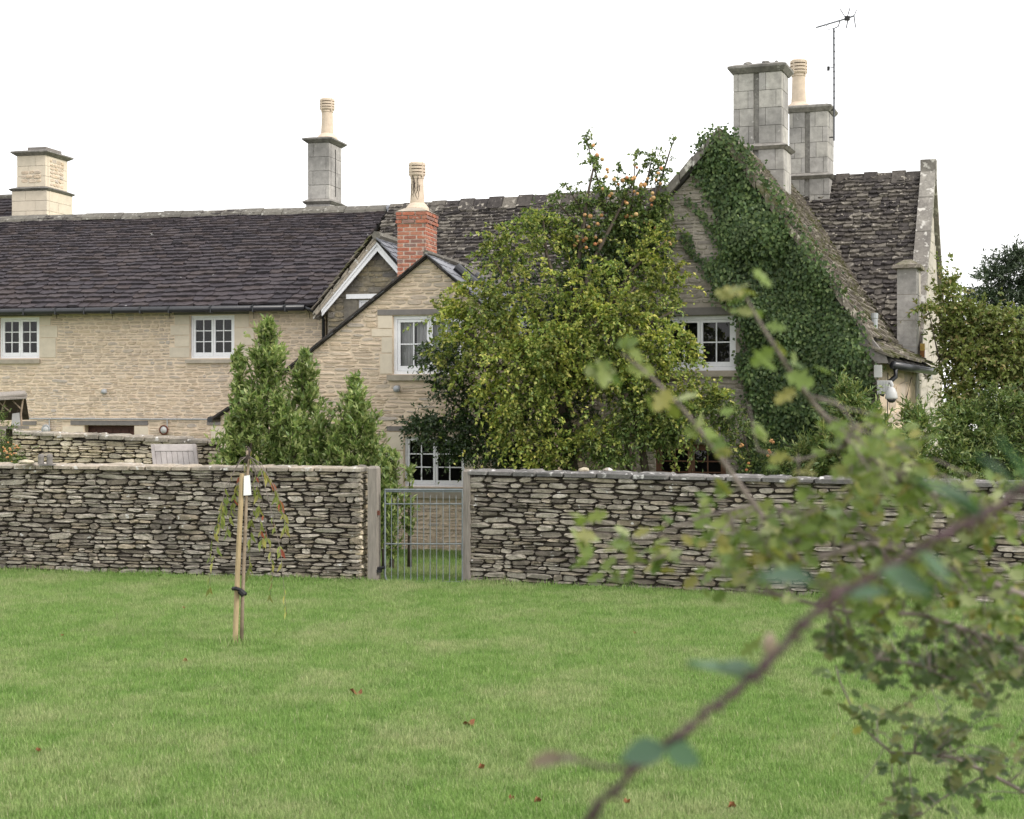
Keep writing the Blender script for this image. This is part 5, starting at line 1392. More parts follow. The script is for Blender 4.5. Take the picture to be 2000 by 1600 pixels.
pt.build(pear, M['pear_leaf'], M['twig_dark'])

apple = thing('fruit_tree', 'darker green tree with orange fruits rising above the roofs, left of the ivy gable', 'tree', P(1200, 1100, 23.3))
tm = MB(); g0 = P(1235, 1000, 23.3); g0.z = 0
hub = P(1200, 560, 23.4)
trunk(tm, [g0, P(1232, 900, 23.3), P(1215, 720, 23.3), hub], .1, .06)
for path in [[(1200, 560), (1190, 470), (1175, 380), (1158, 320), (1143, 262)], [(1200, 560), (1225, 460), (1238, 370), (1240, 300)], [(1200, 560), (1250, 450), (1285, 370), (1310, 290), (1318, 268)], [(1200, 560), (1150, 470), (1110, 420), (1078, 382)],
             [(1200, 560), (1270, 470), (1300, 420)], [(1200, 540), (1215, 430), (1200, 350)], [(1200, 560), (1130, 480), (1060, 450)], [(1150, 470), (1130, 400), (1105, 360)], [(1240, 420), (1265, 350), (1275, 300)]]:
    trunk(tm, [P(x, y, 23.4) for x, y in path], .03, .006, 5)
tm.obj('trunk', M['bark'], apple, smooth=True)
pt = Plant(22); K = dict(per=11, L=.07, W=.042, ln=.26)
for (x, y, rx, ry, n, kw) in [(1148, 275, 10, 16, 9, {}), (1160, 318, 14, 26, 14, dict(droop=.8)), (1172, 350, 12, 20, 7, {}), (1280, 318, 26, 28, 26, {}), (1292, 345, 18, 22, 12, {}), (1316, 275, 4, 16, 3, {}), (1238, 310, 5, 25, 4, {}),
        (1215, 345, 26, 22, 14, {}), (1225, 385, 40, 25, 26, {}), (1180, 375, 22, 16, 12, {}), (1130, 385, 40, 20, 16, {}), (1085, 385, 16, 14, 5, {}), (1110, 365, 20, 10, 5, {}), (1290, 390, 25, 22, 22, {}), (1150, 405, 80, 14, 24, {}),
        (1150, 450, 90, 40, 75, {}), (1250, 440, 60, 40, 60, {}), (1290, 430, 25, 30, 22, {}), (1180, 500, 90, 45, 75, {}), (1110, 520, 60, 40, 40, {}), (1270, 500, 45, 35, 30, {}), (1140, 590, 60, 40, 30, {}), (1050, 430, 50, 22, 26, {}),
        (1230, 430, 55, 25, 30, {})]:
    k = dict(K); k.update(kw); pt.blob(x, y, 23.45, rx, ry, .3, int(n * (1.2 if y < 400 else 2.0)), **k)
pt.build(apple, M['mid_leaf'], M['twig_dark'])
fm = None; rr = random.Random(12)
sp = MB(); sp.lathe((0, 0, 0), [(.004, -.034), (.022, -.03), (.037, -.008), (.036, .012), (.02, .03), (.006, .026)], 9)
fmesh = mesh_from('fruit', sp.v, sp.f, M['fruit'], True)
fruits = [(1185, 330), (1188, 338), (1183, 345), (1240, 325), (1242, 330), (1225, 345), (1232, 350), (1213, 355), (1178, 368), (1182, 372), (1195, 378), (1255, 358), (1258, 362), (1250, 365), (1290, 357), (1279, 352), (1265, 350), (1190, 385),
          (1240, 375), (1245, 380), (1219, 395), (1222, 398), (1270, 393), (1277, 388), (1272, 398), (1145, 421), (1152, 424), (1174, 422), (1226, 424), (1231, 423), (1244, 420), (1166, 440), (1151, 444), (1258, 432), (1270, 438), (1281, 446), (1283, 450), (1276, 455),
          (1125, 463), (1130, 469), (1139, 472), (1145, 467), (1162, 466), (1168, 474), (1173, 474), (1164, 476), (1146, 481), (1300, 473), (1305, 475), (1309, 477), (1160, 281), (1158, 283), (1165, 300), (1177, 310), (1292, 330), (1285, 340), (1240, 345), (1272, 375), (1207, 358), (1200, 350), (1123, 480)]
for (x, y) in fruits:
    s_ = rr.uniform(.6, 1.0); link('fruit', fmesh, apple, Matrix.LocRotScale(P(x + rr.uniform(-3, 3), y + rr.uniform(-3, 3), rr.uniform(22.98, 23.3)), None, Vector((s_, s_, s_ * 1.05))))

dark = thing('climber', 'dense dark green climber hanging over the cottage windows at the left of the fruit tree', 'climbing plant', P(985, 1080, 23.2))
dm = MB(); g0 = P(1010, 1000, 23.2); g0.z = 0
trunk(dm, [g0, P(1005, 900, 23.2), P(960, 840, 23.1), P(900, 800, 23.0), P(840, 830, 23.0)], .07, .015); trunk(dm, [P(960, 840, 23.1), P(890, 740, 22.9), P(845, 690, 22.9)], .04, .01)
trunk(dm, [P(1005, 900, 23.2), P(1040, 760, 23.2), P(1120, 560, 23.4), P(1180, 500, 23.5)], .06, .015)
dm.obj('trunk', M['bark'], dark, smooth=True)
pt = Plant(23); K = dict(per=13, L=.06, W=.032, ln=.26)
for (x, y, Y, rx, ry, rd, n, kw) in [(850, 695, 22.95, 40, 35, .3, 40, {}), (880, 740, 22.9, 45, 45, .3, 50, {}), (820, 825, 22.95, 38, 22, .25, 34, {}), (870, 840, 22.9, 70, 38, .35, 90, {}), (930, 800, 22.9, 60, 60, .35, 80, {}),
        (905, 880, 22.9, 40, 22, .25, 36, {}), (970, 870, 22.8, 50, 50, .3, 70, {}), (1075, 880, 22.8, 60, 45, .3, 66, {}), (1010, 900, 22.8, 50, 25, .25, 36, {}), (1120, 820, 22.8, 50, 60, .3, 56, {}), (1040, 800, 22.9, 60, 60, .3, 60, {}),
        (1180, 520, 23.3, 70, 60, .35, 80, {}), (1120, 590, 23.1, 70, 50, .35, 60, {}), (1060, 640, 23.0, 90, 60, .35, 70, {}), (960, 670, 22.9, 80, 50, .3, 60, {}), (1260, 640, 23.0, 80, 80, .3, 60, {}), (1265, 475, 23.4, 40, 35, .3, 36, {}),
        (1180, 720, 22.95, 90, 60, .3, 70, {}), (1000, 540, 23.3, 60, 60, .3, 40, {})]:
    k = dict(K); k.update(kw); pt.blob(x, y, Y, rx, ry, rd, int(n * 2.2), **k)
pt.build(dark, M['dark_leaf'], M['twig_dark'])

low = thing('shrub', 'green shrub with hanging leaves on a dark trunk, left of the brown window', 'shrub', P(1255, 1080, 22.4))
dm = MB(); g0 = P(1262, 1000, 22.4); g0.z = 0
trunk(dm, [g0, P(1262, 930, 22.4), P(1250, 850, 22.4), P(1230, 760, 22.4)], .08, .03); trunk(dm, [P(1250, 850, 22.4), P(1310, 820, 22.3)], .03, .01)
dm.obj('trunk', M['bark'], low, smooth=True)
pt = Plant(24); K = dict(per=12, L=.07, W=.03, ln=.28, droop=.6)
for (x, y, Y, rx, ry, rd, n) in [(1180, 860, 22.2, 45, 40, .3, 46), (1240, 820, 22.2, 60, 45, .3, 60), (1290, 845, 22.1, 45, 30, .3, 46), (1200, 890, 22.2, 40, 22, .25, 26), (1340, 820, 22.0, 60, 30, .3, 46), (1240, 760, 22.3, 50, 40, .3, 40), (1410, 800, 21.9, 40, 40, .25, 40)]:
    pt.blob(x, y, Y, rx, ry, rd, int(n * 1.9), **K)
pt.build(low, M['mid_leaf'], M['twig_dark'])

berry = thing('shrub', 'green shrub with small orange fruits under the ivy, right of the brown window', 'shrub', P(1460, 1080, 22.2))
pt = Plant(25)
for (x, y, rx, ry, n) in [(1450, 860, 42, 45, 56), (1490, 890, 45, 35, 50), (1425, 820, 30, 30, 24), (1530, 900, 40, 30, 34)]:
    pt.blob(x, y, 22.1, rx, ry, .25, n, per=12, L=.055, W=.026, ln=.24)
g0 = P(1465, 1000, 22.2); g0.z = 0
trunk(pt.stems, [g0, P(1465, 900, 22.2), P(1450, 840, 22.1)], .03, .01)
pt.build(berry, M['mid_leaf'], M['bark'])
for (x, y) in [(1448, 868), (1450, 870), (1505, 862), (1502, 880), (1504, 884), (1446, 872), (1510, 864), (1462, 905), (1458, 918), (1500, 890), (1507, 860)]:
    link('fruit', fmesh, berry, Matrix.LocRotScale(P(x, y, 21.8), None, Vector((.62, .62, .62))))

# ------------------------------------------------------------------ bay shrubs behind the left wall
def bay(label, spires, seed, px):
    o = thing('bay_shrub', label, 'shrub', P(px, 1085, 21.9), 'upright evergreen shrubs behind the left wall')
    o.location.z = 0; o['_w'] = tuple(o.location)
    pt = Plant(seed)
    for a in spires: pt.spire(*a)
    pt.build(o, M['bay_leaf'], M['bark'])
bay('tallest pointed evergreen shrub of the three behind the left wall', [(522, 612, 940, 21.9, 57, 440), (466, 675, 940, 21.8, 26, 130), (450, 810, 940, 21.6, 28, 130), (490, 770, 940, 21.6, 42, 160), (548, 770, 940, 21.7, 34, 110)], 31, 522)
bay('middle pointed evergreen shrub of the three, right of the tallest one', [(596, 676, 940, 21.9, 55, 390), (622, 820, 940, 21.7, 36, 130), (575, 810, 940, 21.6, 34, 130)], 32, 596)
bay('smallest pointed evergreen shrub of the three, nearest the gate post', [(694, 726, 940, 21.7, 50, 330), (720, 810, 940, 21.6, 22, 90), (660, 830, 940, 21.6, 34, 130)], 33, 694)
sb_ = thing('bay_shrub', 'small leafy evergreen shoots rising behind the left gate post, seen through the gate', 'shrub', P(770, 1085, 21.4))
pt = Plant(34)
for a in [(765, 872, 1085, 21.5, 22, 130), (750, 890, 1085, 21.3, 22, 110), (800, 895, 1060, 21.6, 12, 26)]: pt.spire(*a)
pt.build(sb_, M['bay_leaf'], M['bark'])

# left edge shrub with orange berries
lb = thing('shrub', 'small green shrub with orange berries at the left edge behind the wall', 'shrub', P(10, 1085, 24.0))
pt = Plant(35)
for (x, y, rx, ry, n) in [(2, 840, 26, 40, 60), (-30, 860, 40, 60, 40), (15, 888, 34, 22, 50), (35, 900, 18, 10, 14)]:
    pt.blob(x, y, 24.0, rx, ry, .3, n, per=14, L=.05, W=.018, ln=.22, up=.5)
g0 = P(5, 1000, 24); g0.z = 0
trunk(pt.stems, [g0, P(5, 900, 24), P(2, 840, 24)], .03, .008)
pt.build(lb, M['mid_leaf'], M['bark'])
rr = random.Random(4)
for k in range(26): link('berry', fmesh, lb, Matrix.LocRotScale(P(rr.gauss(18, 10), rr.gauss(882, 9), 23.7), None, Vector((.42,) * 3)))

# ------------------------------------------------------------------ shrubs on the right
def shrub(label, blobs, mat, seed, base, K, group=None, cat='shrub', name='shrub'):
    o = thing(name, label, cat, P(base[0], 1085, base[1]), group)
    pt = Plant(seed); g0 = P(base[0], 1000, base[1]); g0.z = 0
    for (x, y, Y, rx, ry, rd, n) in blobs:
        pt.blob(x, y, Y, rx, ry, rd, int(n * 2.2), **K)
        c = P(x, y, Y); trunk(pt.stems, [g0, g0.lerp(c, .6) + Vector((0, 0, .2)), c], .03, .008, 5)
    pt.build(o, mat, M['bark'])
    return o
shrub('yellow green leafy shrub in front of the ivy, left of the security camera', [(1655, 790, 21.3, 26, 45, .3, 70), (1682, 850, 21.2, 42, 48, .35, 90), (1650, 880, 21.0, 60, 50, .35, 100), (1720, 890, 21.1, 50, 45, .35, 80), (1590, 900, 21.2, 45, 40, .3, 60)],
      M['laurel_leaf'], 41, (1670, 21.2), dict(per=13, L=.10, W=.028, ln=.3, up=.8, spread=.6, droop=.1))
shrub('slender yellow green shrub against the pale farmhouse side wall', [(1780, 825, 22.0, 18, 40, .2, 28), (1790, 850, 21.8, 30, 45, .25, 46), (1770, 890, 21.5, 40, 40, .3, 50)], M['laurel_leaf'], 42, (1780, 21.9), dict(per=12, L=.10, W=.028, ln=.3, up=.8, spread=.6, droop=.1))
shrub('tall shrub with autumn tinted leaves beside the pale end wall', [(1850, 580, 25.4, 24, 48, .3, 40), (1870, 665, 25.2, 34, 50, .35, 66), (1812, 600, 25.0, 22, 14, .2, 8), (1890, 630, 25.2, 55, 50, .45, 100), (1960, 650, 25.0, 55, 50, .45, 100), (1900, 710, 24.9, 58, 50, .45, 120), (1970, 720, 24.8, 55, 55, .45, 110), (1884, 785, 24.6, 42, 40, .4, 64), (2030, 690, 25, 50, 90, .5, 80)],
      M['autumn_leaf'], 43, (1900, 25.2), dict(per=12, L=.085, W=.05, ln=.34))
shrub('broad deep green shrub at the right edge above the wall', [(1960, 800, 23.2, 70, 50, .5, 120), (1880, 830, 23.0, 60, 45, .45, 110), (1930, 880, 22.6, 90, 50, .5, 160), (2020, 850, 22.6, 60, 70, .5, 90), (1850, 900, 22.0, 50, 35, .4, 70)],
      M['mid_leaf'], 44, (1930, 23.0), dict(per=13, L=.09, W=.032, ln=.32, up=.5))
fl_ = tag(leaf_mesh('flower_cluster', *(lambda n: (np.array([tuple(P(1902 + rng.normal() * 5, 836 + rng.normal() * 4, 22.35)) for _ in range(n)]), rng.normal(size=(n, 3)), np.array([[0, -1, .4]] * n), np.full(n, .022), np.full(n, .022)))(16), M['white_label']), 'small white flower cluster among the right green shrub', 'flowers')
# dark yew behind
yew = thing('conifer', 'dark conifer tree behind the shrubs at the right edge', 'tree', (P(1960, 800, 40).x, 40, 0))
pt = Plant(45); g0 = Vector((P(1985, 800, 40).x, 40, 0))
trunk(pt.stems, [g0, g0 + Vector((0, 0, 3)), g0 + Vector((.3, 0, 6))], .3, .08)
for (x, y, rx, ry, n) in [(1940, 560, 45, 50, 130), (1985, 530, 55, 45, 150), (1960, 600, 75, 50, 150), (2040, 560, 70, 80, 150), (1905, 590, 25, 35, 40), (1975, 505, 30, 22, 50)]:
    pt.blob(x, y, 40, rx, ry, .7, n, per=16, L=.16, W=.035, ln=.6, up=.2, spread=.7, droop=.1)
pt.build(yew, M['yew_leaf'], M['bark'])

# ------------------------------------------------------------------ staked weeping sapling
Ys = 14.9
stake = thing('tree_stake', 'round timber stake leaning beside the young weeping tree on the lawn', 'stake', (P(459, 1262, Ys).x, Ys, 0))
MB().tube([P(459, 1268, Ys), P(464, 1120, Ys), P(473, 925, Ys)], [.026, .025, .024], 14).obj('shaft', M['stake_wood'], stake, smooth=False)
sap = thing('weeping_sapling', 'young weeping tree with sparse drooping red and green leaves tied to a stake', 'tree', (P(471, 1265, Ys + .06).x, Ys + .06, 0))
Yq = Ys + .02
def Q(px, py, d=0.0): return P(px, py, Yq + d)
MB().tube([Q(471.5, 1266), Q(474, 1160), Q(479, 1040), Q(482, 950), Q(485, 905), Q(484, 880)], [.02, .018, .018, .016, .014, .02], 8).obj('trunk', M['pale_bark'], sap, smooth=True)
MB().tube([Q(480, 905), Q(484, 893), Q(487, 880), Q(484, 872)], [.02, .024, .02, .006], 7).obj('graft', M['twig_dark'], sap, smooth=True)
tie = thing('tree_tie', 'black rubber tie strapping the sapling to its stake', 'tie', tuple(P(466, 1153, Ys - .05)))
MB().tube([P(455.5, 1150, Ys - .03), P(461, 1149.5, Ys - .06), P(468, 1152, Ys - .05), P(474, 1156, Ys - .04), P(479, 1160, Ys), P(474, 1157, Ys + .06), P(463, 1152, Ys + .06), P(456, 1150, Ys + .03), P(455.5, 1150, Ys - .03)], .02, 6).obj('strap', M['black_iron'], tie, smooth=True)
MB().tube([P(468, 1154, Ys - .06), P(476, 1162, Ys - .05)], .03, 8).obj('buffer', M['black_iron'], tie)
lab = MB().box8([P(475.5, 968, Ys - .03), P(491, 967, Ys - .035), P(491, 967, Ys - .028), P(475.5, 968, Ys - .023), P(476.5, 930, Ys - .03), P(488, 928, Ys - .035), P(488, 928, Ys - .028), P(476.5, 930, Ys - .023)])
tag(lab.obj('plant_label', M['white_label']), 'blank white plant label hanging on the sapling near the stake top', 'label')
lv = []
for k in range(4):
    v = [(0, 0, 0), (.16, .3, .02), (.17, .55, .0), (.0, 1, -.12 - .05 * k), (-.17, .55, .0), (-.16, .3, .02), (0, .35, -.04), (0, .6, -.06)]
    lv.append([(0, 1, 6), (1, 2, 7, 6), (2, 3, 7), (3, 4, 7), (4, 5, 6, 7), (5, 0, 6)])
    lv[-1] = (v, lv[-1])
def leaf_objs(mat): return [mesh_from('leaf', v, f, mat, True) for v, f in lv]
lg, lrd = leaf_objs(M['sapling_leaf']), leaf_objs(M['sapling_red'])
rr = random.Random(17); bm_ = MB()
paths = [[(484, 890), (500, 900), (520, 925), (535, 950), (540, 975), (548, 1000)], [(484, 890), (495, 905), (505, 960), (508, 1020), (512, 1060)], [(484, 892), (470, 895), (452, 930), (440, 980), (425, 1020), (412, 1060), (408, 1095)],
         [(484, 890), (478, 900), (460, 960), (450, 1000), (440, 1050)], [(484, 892), (492, 910), (496, 980), (490, 1040), (487, 1100), (483, 1125)], [(484, 890), (510, 920), (530, 1000), (540, 1040), (548, 1075), (553, 1130), (560, 1200)],
         [(484, 890), (505, 930), (520, 1040), (530, 1080), (532, 1130), (527, 1172)], [(484, 890), (470, 900), (440, 950), (432, 1000), (428, 1050), (410, 1120), (410, 1155)], [(484, 890), (510, 905), (540, 960), (556, 1010), (560, 1050)]]
for i, pth in enumerate(paths):
    dd = rr.uniform(-.35, .35)
    pts = [Q(x, y, dd * j / len(pth)) for j, (x, y) in enumerate(pth)]
    bm_.tube(pts, [.0045 - .0033 * j / len(pts) for j in range(len(pts))], 5)
    for k in range(22):
        if i in (5, 6) and k > 14: continue
        q = rr.uniform(.3, 1) * (len(pts) - 1); j = min(int(q), len(pts) - 2); p = pts[j].lerp(pts[j + 1], q - j)
        red = rr.random() < (.12 if pth[-1][0] > 484 else .05)
        l = rr.uniform(.07, .125); an = rr.uniform(0, 2 * math.pi)
        d = Vector((math.cos(an) * .45, math.sin(an) * .45, -1)).normalized(); x = d.cross(Vector((math.sin(an), -math.cos(an), .2))).normalized(); z = x.cross(d)
        wv = rr.uniform(.75, 1.1)
        mw = Matrix(((x.x * l * wv, d.x * l, z.x * l, p.x), (x.y * l * wv, d.y * l, z.y * l, p.y), (x.z * l * wv, d.z * l, z.z * l, p.z), (0, 0, 0, 1)))
        link('leaf', rr.choice(lrd if red else lg), sap, mw)
for k in range(9):
    p = Q(rr.gauss(484, 9), rr.uniform(878, 915)); l = rr.uniform(.07, .1); an = rr.uniform(0, 6.28)
    d = Vector((math.cos(an) * .5, math.sin(an) * .5, -1)).normalized(); x = d.cross(Vector((math.sin(an), -math.cos(an), .2))).normalized(); z = x.cross(d)
    link('leaf', rr.choice(lg), sap, Matrix(((x.x * l, d.x * l, z.x * l, p.x), (x.y * l, d.y * l, z.y * l, p.y), (x.z * l, d.z * l, z.z * l, p.z), (0, 0, 0, 1))))
bm_.obj('branch', M['twig_grey'], sap, smooth=True)

# ------------------------------------------------------------------ fallen leaves on the lawn
rr = random.Random(8)
fl_px = [(697, 1363, 1.4, 'curled orange brown leaf lying on the lawn, largest of the fallen leaves'), (917, 1426, 1.2, 'dark red brown fallen leaf on the lawn, lower right of the orange one'), (362, 1300, .8, 'small pale brown fallen leaf on the grass, just lower left of the stake foot'),
         (1000, 1573, .6, 'tiny brown fallen leaf at the bottom edge near the middle'), (1050, 1578, .8, 'brown fallen leaf at the bottom edge just right of a tinier one'), (1430, 1588, .9, 'brown fallen leaf at the bottom edge right of the bramble stem'), (1225, 1580, .7, 'small brown fallen leaf at the bottom edge beside the bramble stem'), (940, 1512, .8, 'small tan fallen leaf on the lawn below the dark red one'), (360, 1195, .5, 'tiny brown fallen leaf near the wall foot left of the sapling'), (75, 1478, .6, 'tiny dark fallen leaf far left on the lower lawn'), (122, 1250, .5, 'tiny brown fallen leaf far left on the upper lawn'), (1240, 1245, .5, 'tiny brown fallen leaf near the foot of the right wall')]
for (x, y, sc, lab_) in fl_px:
    Y = F * CAMH / (y - HZ); c = P(x, y, Y); mb = MB(); n = 10; w = (.036 if sc > 1 else .026) * sc
    vs = [(c.x, c.y, .035)]
    for i in range(n):
        a = 2 * math.pi * i / n; r_ = w * (1 if i % 2 else .68) * rr.uniform(.85, 1.15)
        vs.append((c.x + r_ * math.cos(a) * 1.2, c.y + r_ * math.sin(a), .045 + .02 * sc * math.sin(a * 2 + sc * 5) + .012 * rr.random()))
    mb.add(vs, [(0, 1 + i, 1 + (i + 1) % n) for i in range(n)])
    o = mb.obj('fallen_leaf', M['fallen'])
    tag(o, lab_ or 'small brown autumn leaf fallen on the lawn', 'leaf', 'fallen leaves on the lawn')

# ------------------------------------------------------------------ grass
def tuft_mesh(k, seed, hmin, hmax):
    rr = random.Random(seed); mb = MB()
    for _ in range(k):
        an = rr.uniform(0, 6.28); rad = .085 * math.sqrt(rr.random()); x, y = rad * math.cos(an), rad * math.sin(an)
        h = rr.uniform(hmin, hmax); d = rr.uniform(0, 6.28); ln = rr.uniform(.1, .75) * h; w = rr.uniform(.0011, .0023)
        dx, dy = math.cos(d), math.sin(d); sx, sy = -dy * w, dx * w
        mb.add([(x - sx, y - sy, -.004), (x + sx, y + sy, -.004), (x + dx * ln * .35 + sx * .8, y + dy * ln * .35 + sy * .8, h * .6), (x + dx * ln * .35 - sx * .8, y + dy * ln * .35 - sy * .8, h * .6), (x + dx * ln, y + dy * ln, h)],
               [(0, 1, 2, 3), (3, 2, 4)])
    return mesh_from('grass_tuft', mb.v, mb.f, M['blade'])
tcol = bpy.data.collections.new('grass_tufts')
for i in range(5):
    o = bpy.data.objects.new('grass_tuft', tuft_mesh(54, 100 + i, .022, .05 if i < 4 else .07)); tcol.objects.link(o)
patch = MB()
patch.add([(-4.2, 8.0, .0), (4.6, 8.0, .0), (8.0, 16.75, .0), (pR0.x, pR0.y - .0, 0), (pL1.x, pL1.y, 0), (-8.2, 21.55, .0)], [(0, 1, 2, 3, 4, 5)])
patch.add([(pL1.x - .6, pL1.y + .5, 0), (pR0.x + .6, pR0.y + .5, 0), (pR0.x + .8, 24.1, 0), (pL1.x - 1.0, 24.2, 0)], [(0, 1, 2, 3)])
patch.add([(pL1.x, pL1.y, 0), (pR0.x, pR0.y, 0), (pR0.x, pR0.y + .5, 0), (pL1.x, pL1.y + .5, 0)], [(0, 1, 2, 3)])
go = patch.obj('grass', M['blade'], kind='stuff')
tag(go, 'short mown green grass of the lawn with paler dry patches', 'grass')
ng = bpy.data.node_groups.new('grass_scatter', 'GeometryNodeTree')
ng.interface.new_socket('Geometry', in_out='INPUT', socket_type='NodeSocketGeometry')
ng.interface.new_socket('Geometry', in_out='OUTPUT', socket_type='NodeSocketGeometry')
gi, go_ = ng.nodes.new('NodeGroupInput'), ng.nodes.new('NodeGroupOutput')
ds = ng.nodes.new('GeometryNodeDistributePointsOnFaces'); ds.inputs['Density'].default_value = 420.0
ci = ng.nodes.new('GeometryNodeCollectionInfo'); ci.inputs[0].default_value = tcol; ci.inputs[1].default_value = True; ci.inputs[2].default_value = True
ip = ng.nodes.new('GeometryNodeInstanceOnPoints'); ip.inputs['Pick Instance'].default_value = True
rv = ng.nodes.new('FunctionNodeRandomValue'); rv.data_type = 'FLOAT_VECTOR'; rv.inputs[0].default_value = (-.12, -.12, 0); rv.inputs[1].default_value = (.12, .12, 6.283)
rs_ = ng.nodes.new('FunctionNodeRandomValue'); rs_.data_type = 'FLOAT'; rs_.inputs[2].default_value = .7; rs_.inputs[3].default_value = 1.25
k = ng.links.new
k(gi.outputs[0], ds.inputs['Mesh']); k(ds.outputs['Points'], ip.inputs['Points']); k(ci.outputs[0], ip.inputs['Instance'])
k(rv.outputs[0], ip.inputs['Rotation']); k(rs_.outputs[1], ip.inputs['Scale']); k(ip.outputs[0], go_.inputs[0])
md = go.modifiers.new('scatter', 'NODES'); md.node_group = ng

foot = MB()
for (a, b) in ((pL0, pL1), (pR0, pR1)):
    d_ = (b - a).normalized(); n_ = Vector((d_.y, -d_.x, 0))
    for (o0, o1) in ((.0, .10),):
        q = [a + n_ * o0, a + n_ * o1, b + n_ * o1, b + n_ * o0]
        foot.add([tuple(v) for v in q], [(0, 1, 2, 3)])
st0 = Vector((P(463, 1262, Ys).x, Ys, 0))
foot.add([(st0.x + dx, st0.y + dy, 0) for dx, dy in ((-.12, -.1), (.16, -.1), (.16, .12), (-.12, .12))], [(0, 1, 2, 3)])
fo = tag(foot.obj('long_grass', M['blade'], kind='stuff'), 'longer uncut grass along the foot of the garden walls and the stake', 'grass')
ng2 = ng.copy()
for n_ in ng2.nodes:
    if n_.bl_idname == 'GeometryNodeDistributePointsOnFaces': n_.inputs['Density'].default_value = 260
    if n_.bl_idname == 'FunctionNodeRandomValue' and n_.data_type == 'FLOAT': n_.inputs[2].default_value = 1.0; n_.inputs[3].default_value = 2.3
fo.modifiers.new('scatter', 'NODES').node_group = ng2

# ------------------------------------------------------------------ hawthorn and bramble in front
def lobed(mat, seed):
    rr = random.Random(seed); v = [(0, 0, 0)]; prof = [(.10, .12), (.34, .30), (.16, .40), (.42, .62), (.18, .70), (.20, .88)]
    R_s = [(x * rr.uniform(.85, 1.15), y, rr.uniform(-.05, .05)) for x, y in prof]; L_s = [(-x * rr.uniform(.85, 1.15), y, rr.uniform(-.05, .05)) for x, y in prof]
    v += R_s + [(0, 1, -.08)] + L_s[::-1]
    v += [(0, .3, -.06), (0, .65, -.09)]
    f = [(0, 1, 2, 14), (14, 2, 3), (14, 3, 4, 15), (15, 4, 5), (15, 5, 6, 7), (7, 8, 9, 15), (15, 9, 10), (15, 10, 11, 14), (14, 11, 12), (14, 12, 13, 0), (14, 15, 14)][:10]
    return mesh_from('leaf', v, f, mat, True)
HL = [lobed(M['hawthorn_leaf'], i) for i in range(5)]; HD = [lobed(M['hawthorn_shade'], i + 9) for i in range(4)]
haw = thing('hawthorn', 'blurred hawthorn bush with yellow green lobed leaves in the right foreground', 'shrub', (2.1, 3.2, 0))
hm = MB(); rr = random.Random(23)
HT = Vector((1.75, 3.2, 1.6))
for (bx, by, seed_, h_) in ((2.1, 3.2, 1, 2.7), (2.22, 3.35, 2, 2.4), (2.0, 3.42, 3, 2.2)):
    r2_ = random.Random(seed_); pts = []
    for q in range(10):
        z = h_ * q / 9; k_ = min(1, z / 1.6)
        pts.append((bx + (1.76 - bx) * k_ + (r2_.uniform(-.05, .05) if q else 0), by + (3.2 - by) * k_ + (r2_.uniform(-.05, .05) if q else 0), z))
    hm.tube(pts, [.034 * (1 - .085 * q) * r2_.uniform(.88, 1.12) for q in range(10)], 8)
hbr = []
def hbranch(path, r0, r1, base=None):
    pts = [P(x, y, Y) for x, y, Y in path]
    if base is not None:
        b0 = Vector(base); m1 = b0.lerp(pts[0], .35) + Vector((rr.uniform(-.03, .03), rr.uniform(-.04, .04), rr.uniform(.02, .09))); m2 = b0.lerp(pts[0], .7) + Vector((rr.uniform(-.03, .03), rr.uniform(-.05, .05), rr.uniform(-.02, .06)))
        pts = [b0, m1, m2] + pts
    trunk(hm, pts, r0, r1, 7); hbr.append(pts)
    return pts
hbranch([(2080, 1300, 3.1), (1900, 1235, 2.9), (1800, 1200, 2.8), (1650, 1195, 2.7), (1530, 1165, 2.6), (1430, 1150, 2.6)], .009, .002, (1.75, 3.2, 1.7))
hbranch([(2080, 1090, 2.9), (1960, 1030, 2.75), (1860, 985, 2.6), (1760, 935, 2.5), (1660, 870, 2.4), (1590, 790, 2.35), (1540, 720, 2.3), (1490, 640, 2.3), (1455, 578, 2.3)], .009, .002, (1.7, 3.2, 2.2))
hbranch([(2080, 1190, 2.9), (1990, 1160, 2.8), (1900, 1125, 2.7), (1800, 1090, 2.6), (1700, 1060, 2.5), (1560, 1100, 2.4), (1535, 1085, 2.35), (1490, 1010, 2.3), (1440, 940, 2.3), (1390, 870, 2.3), (1330, 795, 2.3), (1270, 735, 2.3), (1215, 690, 2.3)], .008, .0022, (1.72, 3.2, 2.1))
hbranch([(2080, 1590, 3.9), (1930, 1510, 3.8), (1860, 1480, 3.75), (1800, 1472, 3.7), (1740, 1470, 3.7), (1690, 1425, 3.7), (1665, 1385, 3.7), (1640, 1330, 3.7), (1632, 1300, 3.7)], .007, .0016, (1.85, 3.25, 1.4))
hbranch([(1800, 1090, 2.6), (1640, 1020, 2.5), (1480, 985, 2.5), (1370, 1010, 2.5), (1250, 1060, 2.5), (1120, 1025, 2.5)], .004, .0015)
hbranch([(1530, 1165, 2.6), (1400, 1110, 2.6), (1300, 1085, 2.6), (1240, 1105, 2.6), (1165, 1085, 2.6)], .003, .0012)
hbranch([(1900, 1235, 2.9), (1860, 1330, 3.0), (1800, 1300, 3.0), (1720, 1290, 3.0)], .004, .0012)
hbranch([(1660, 870, 2.4), (1560, 900, 2.45), (1480, 880, 2.5), (1462, 790, 2.5)], .003, .001)
hbranch([(1930, 1510, 3.8), (1840, 1560, 3.8), (1790, 1600, 3.8)], .003, .001)
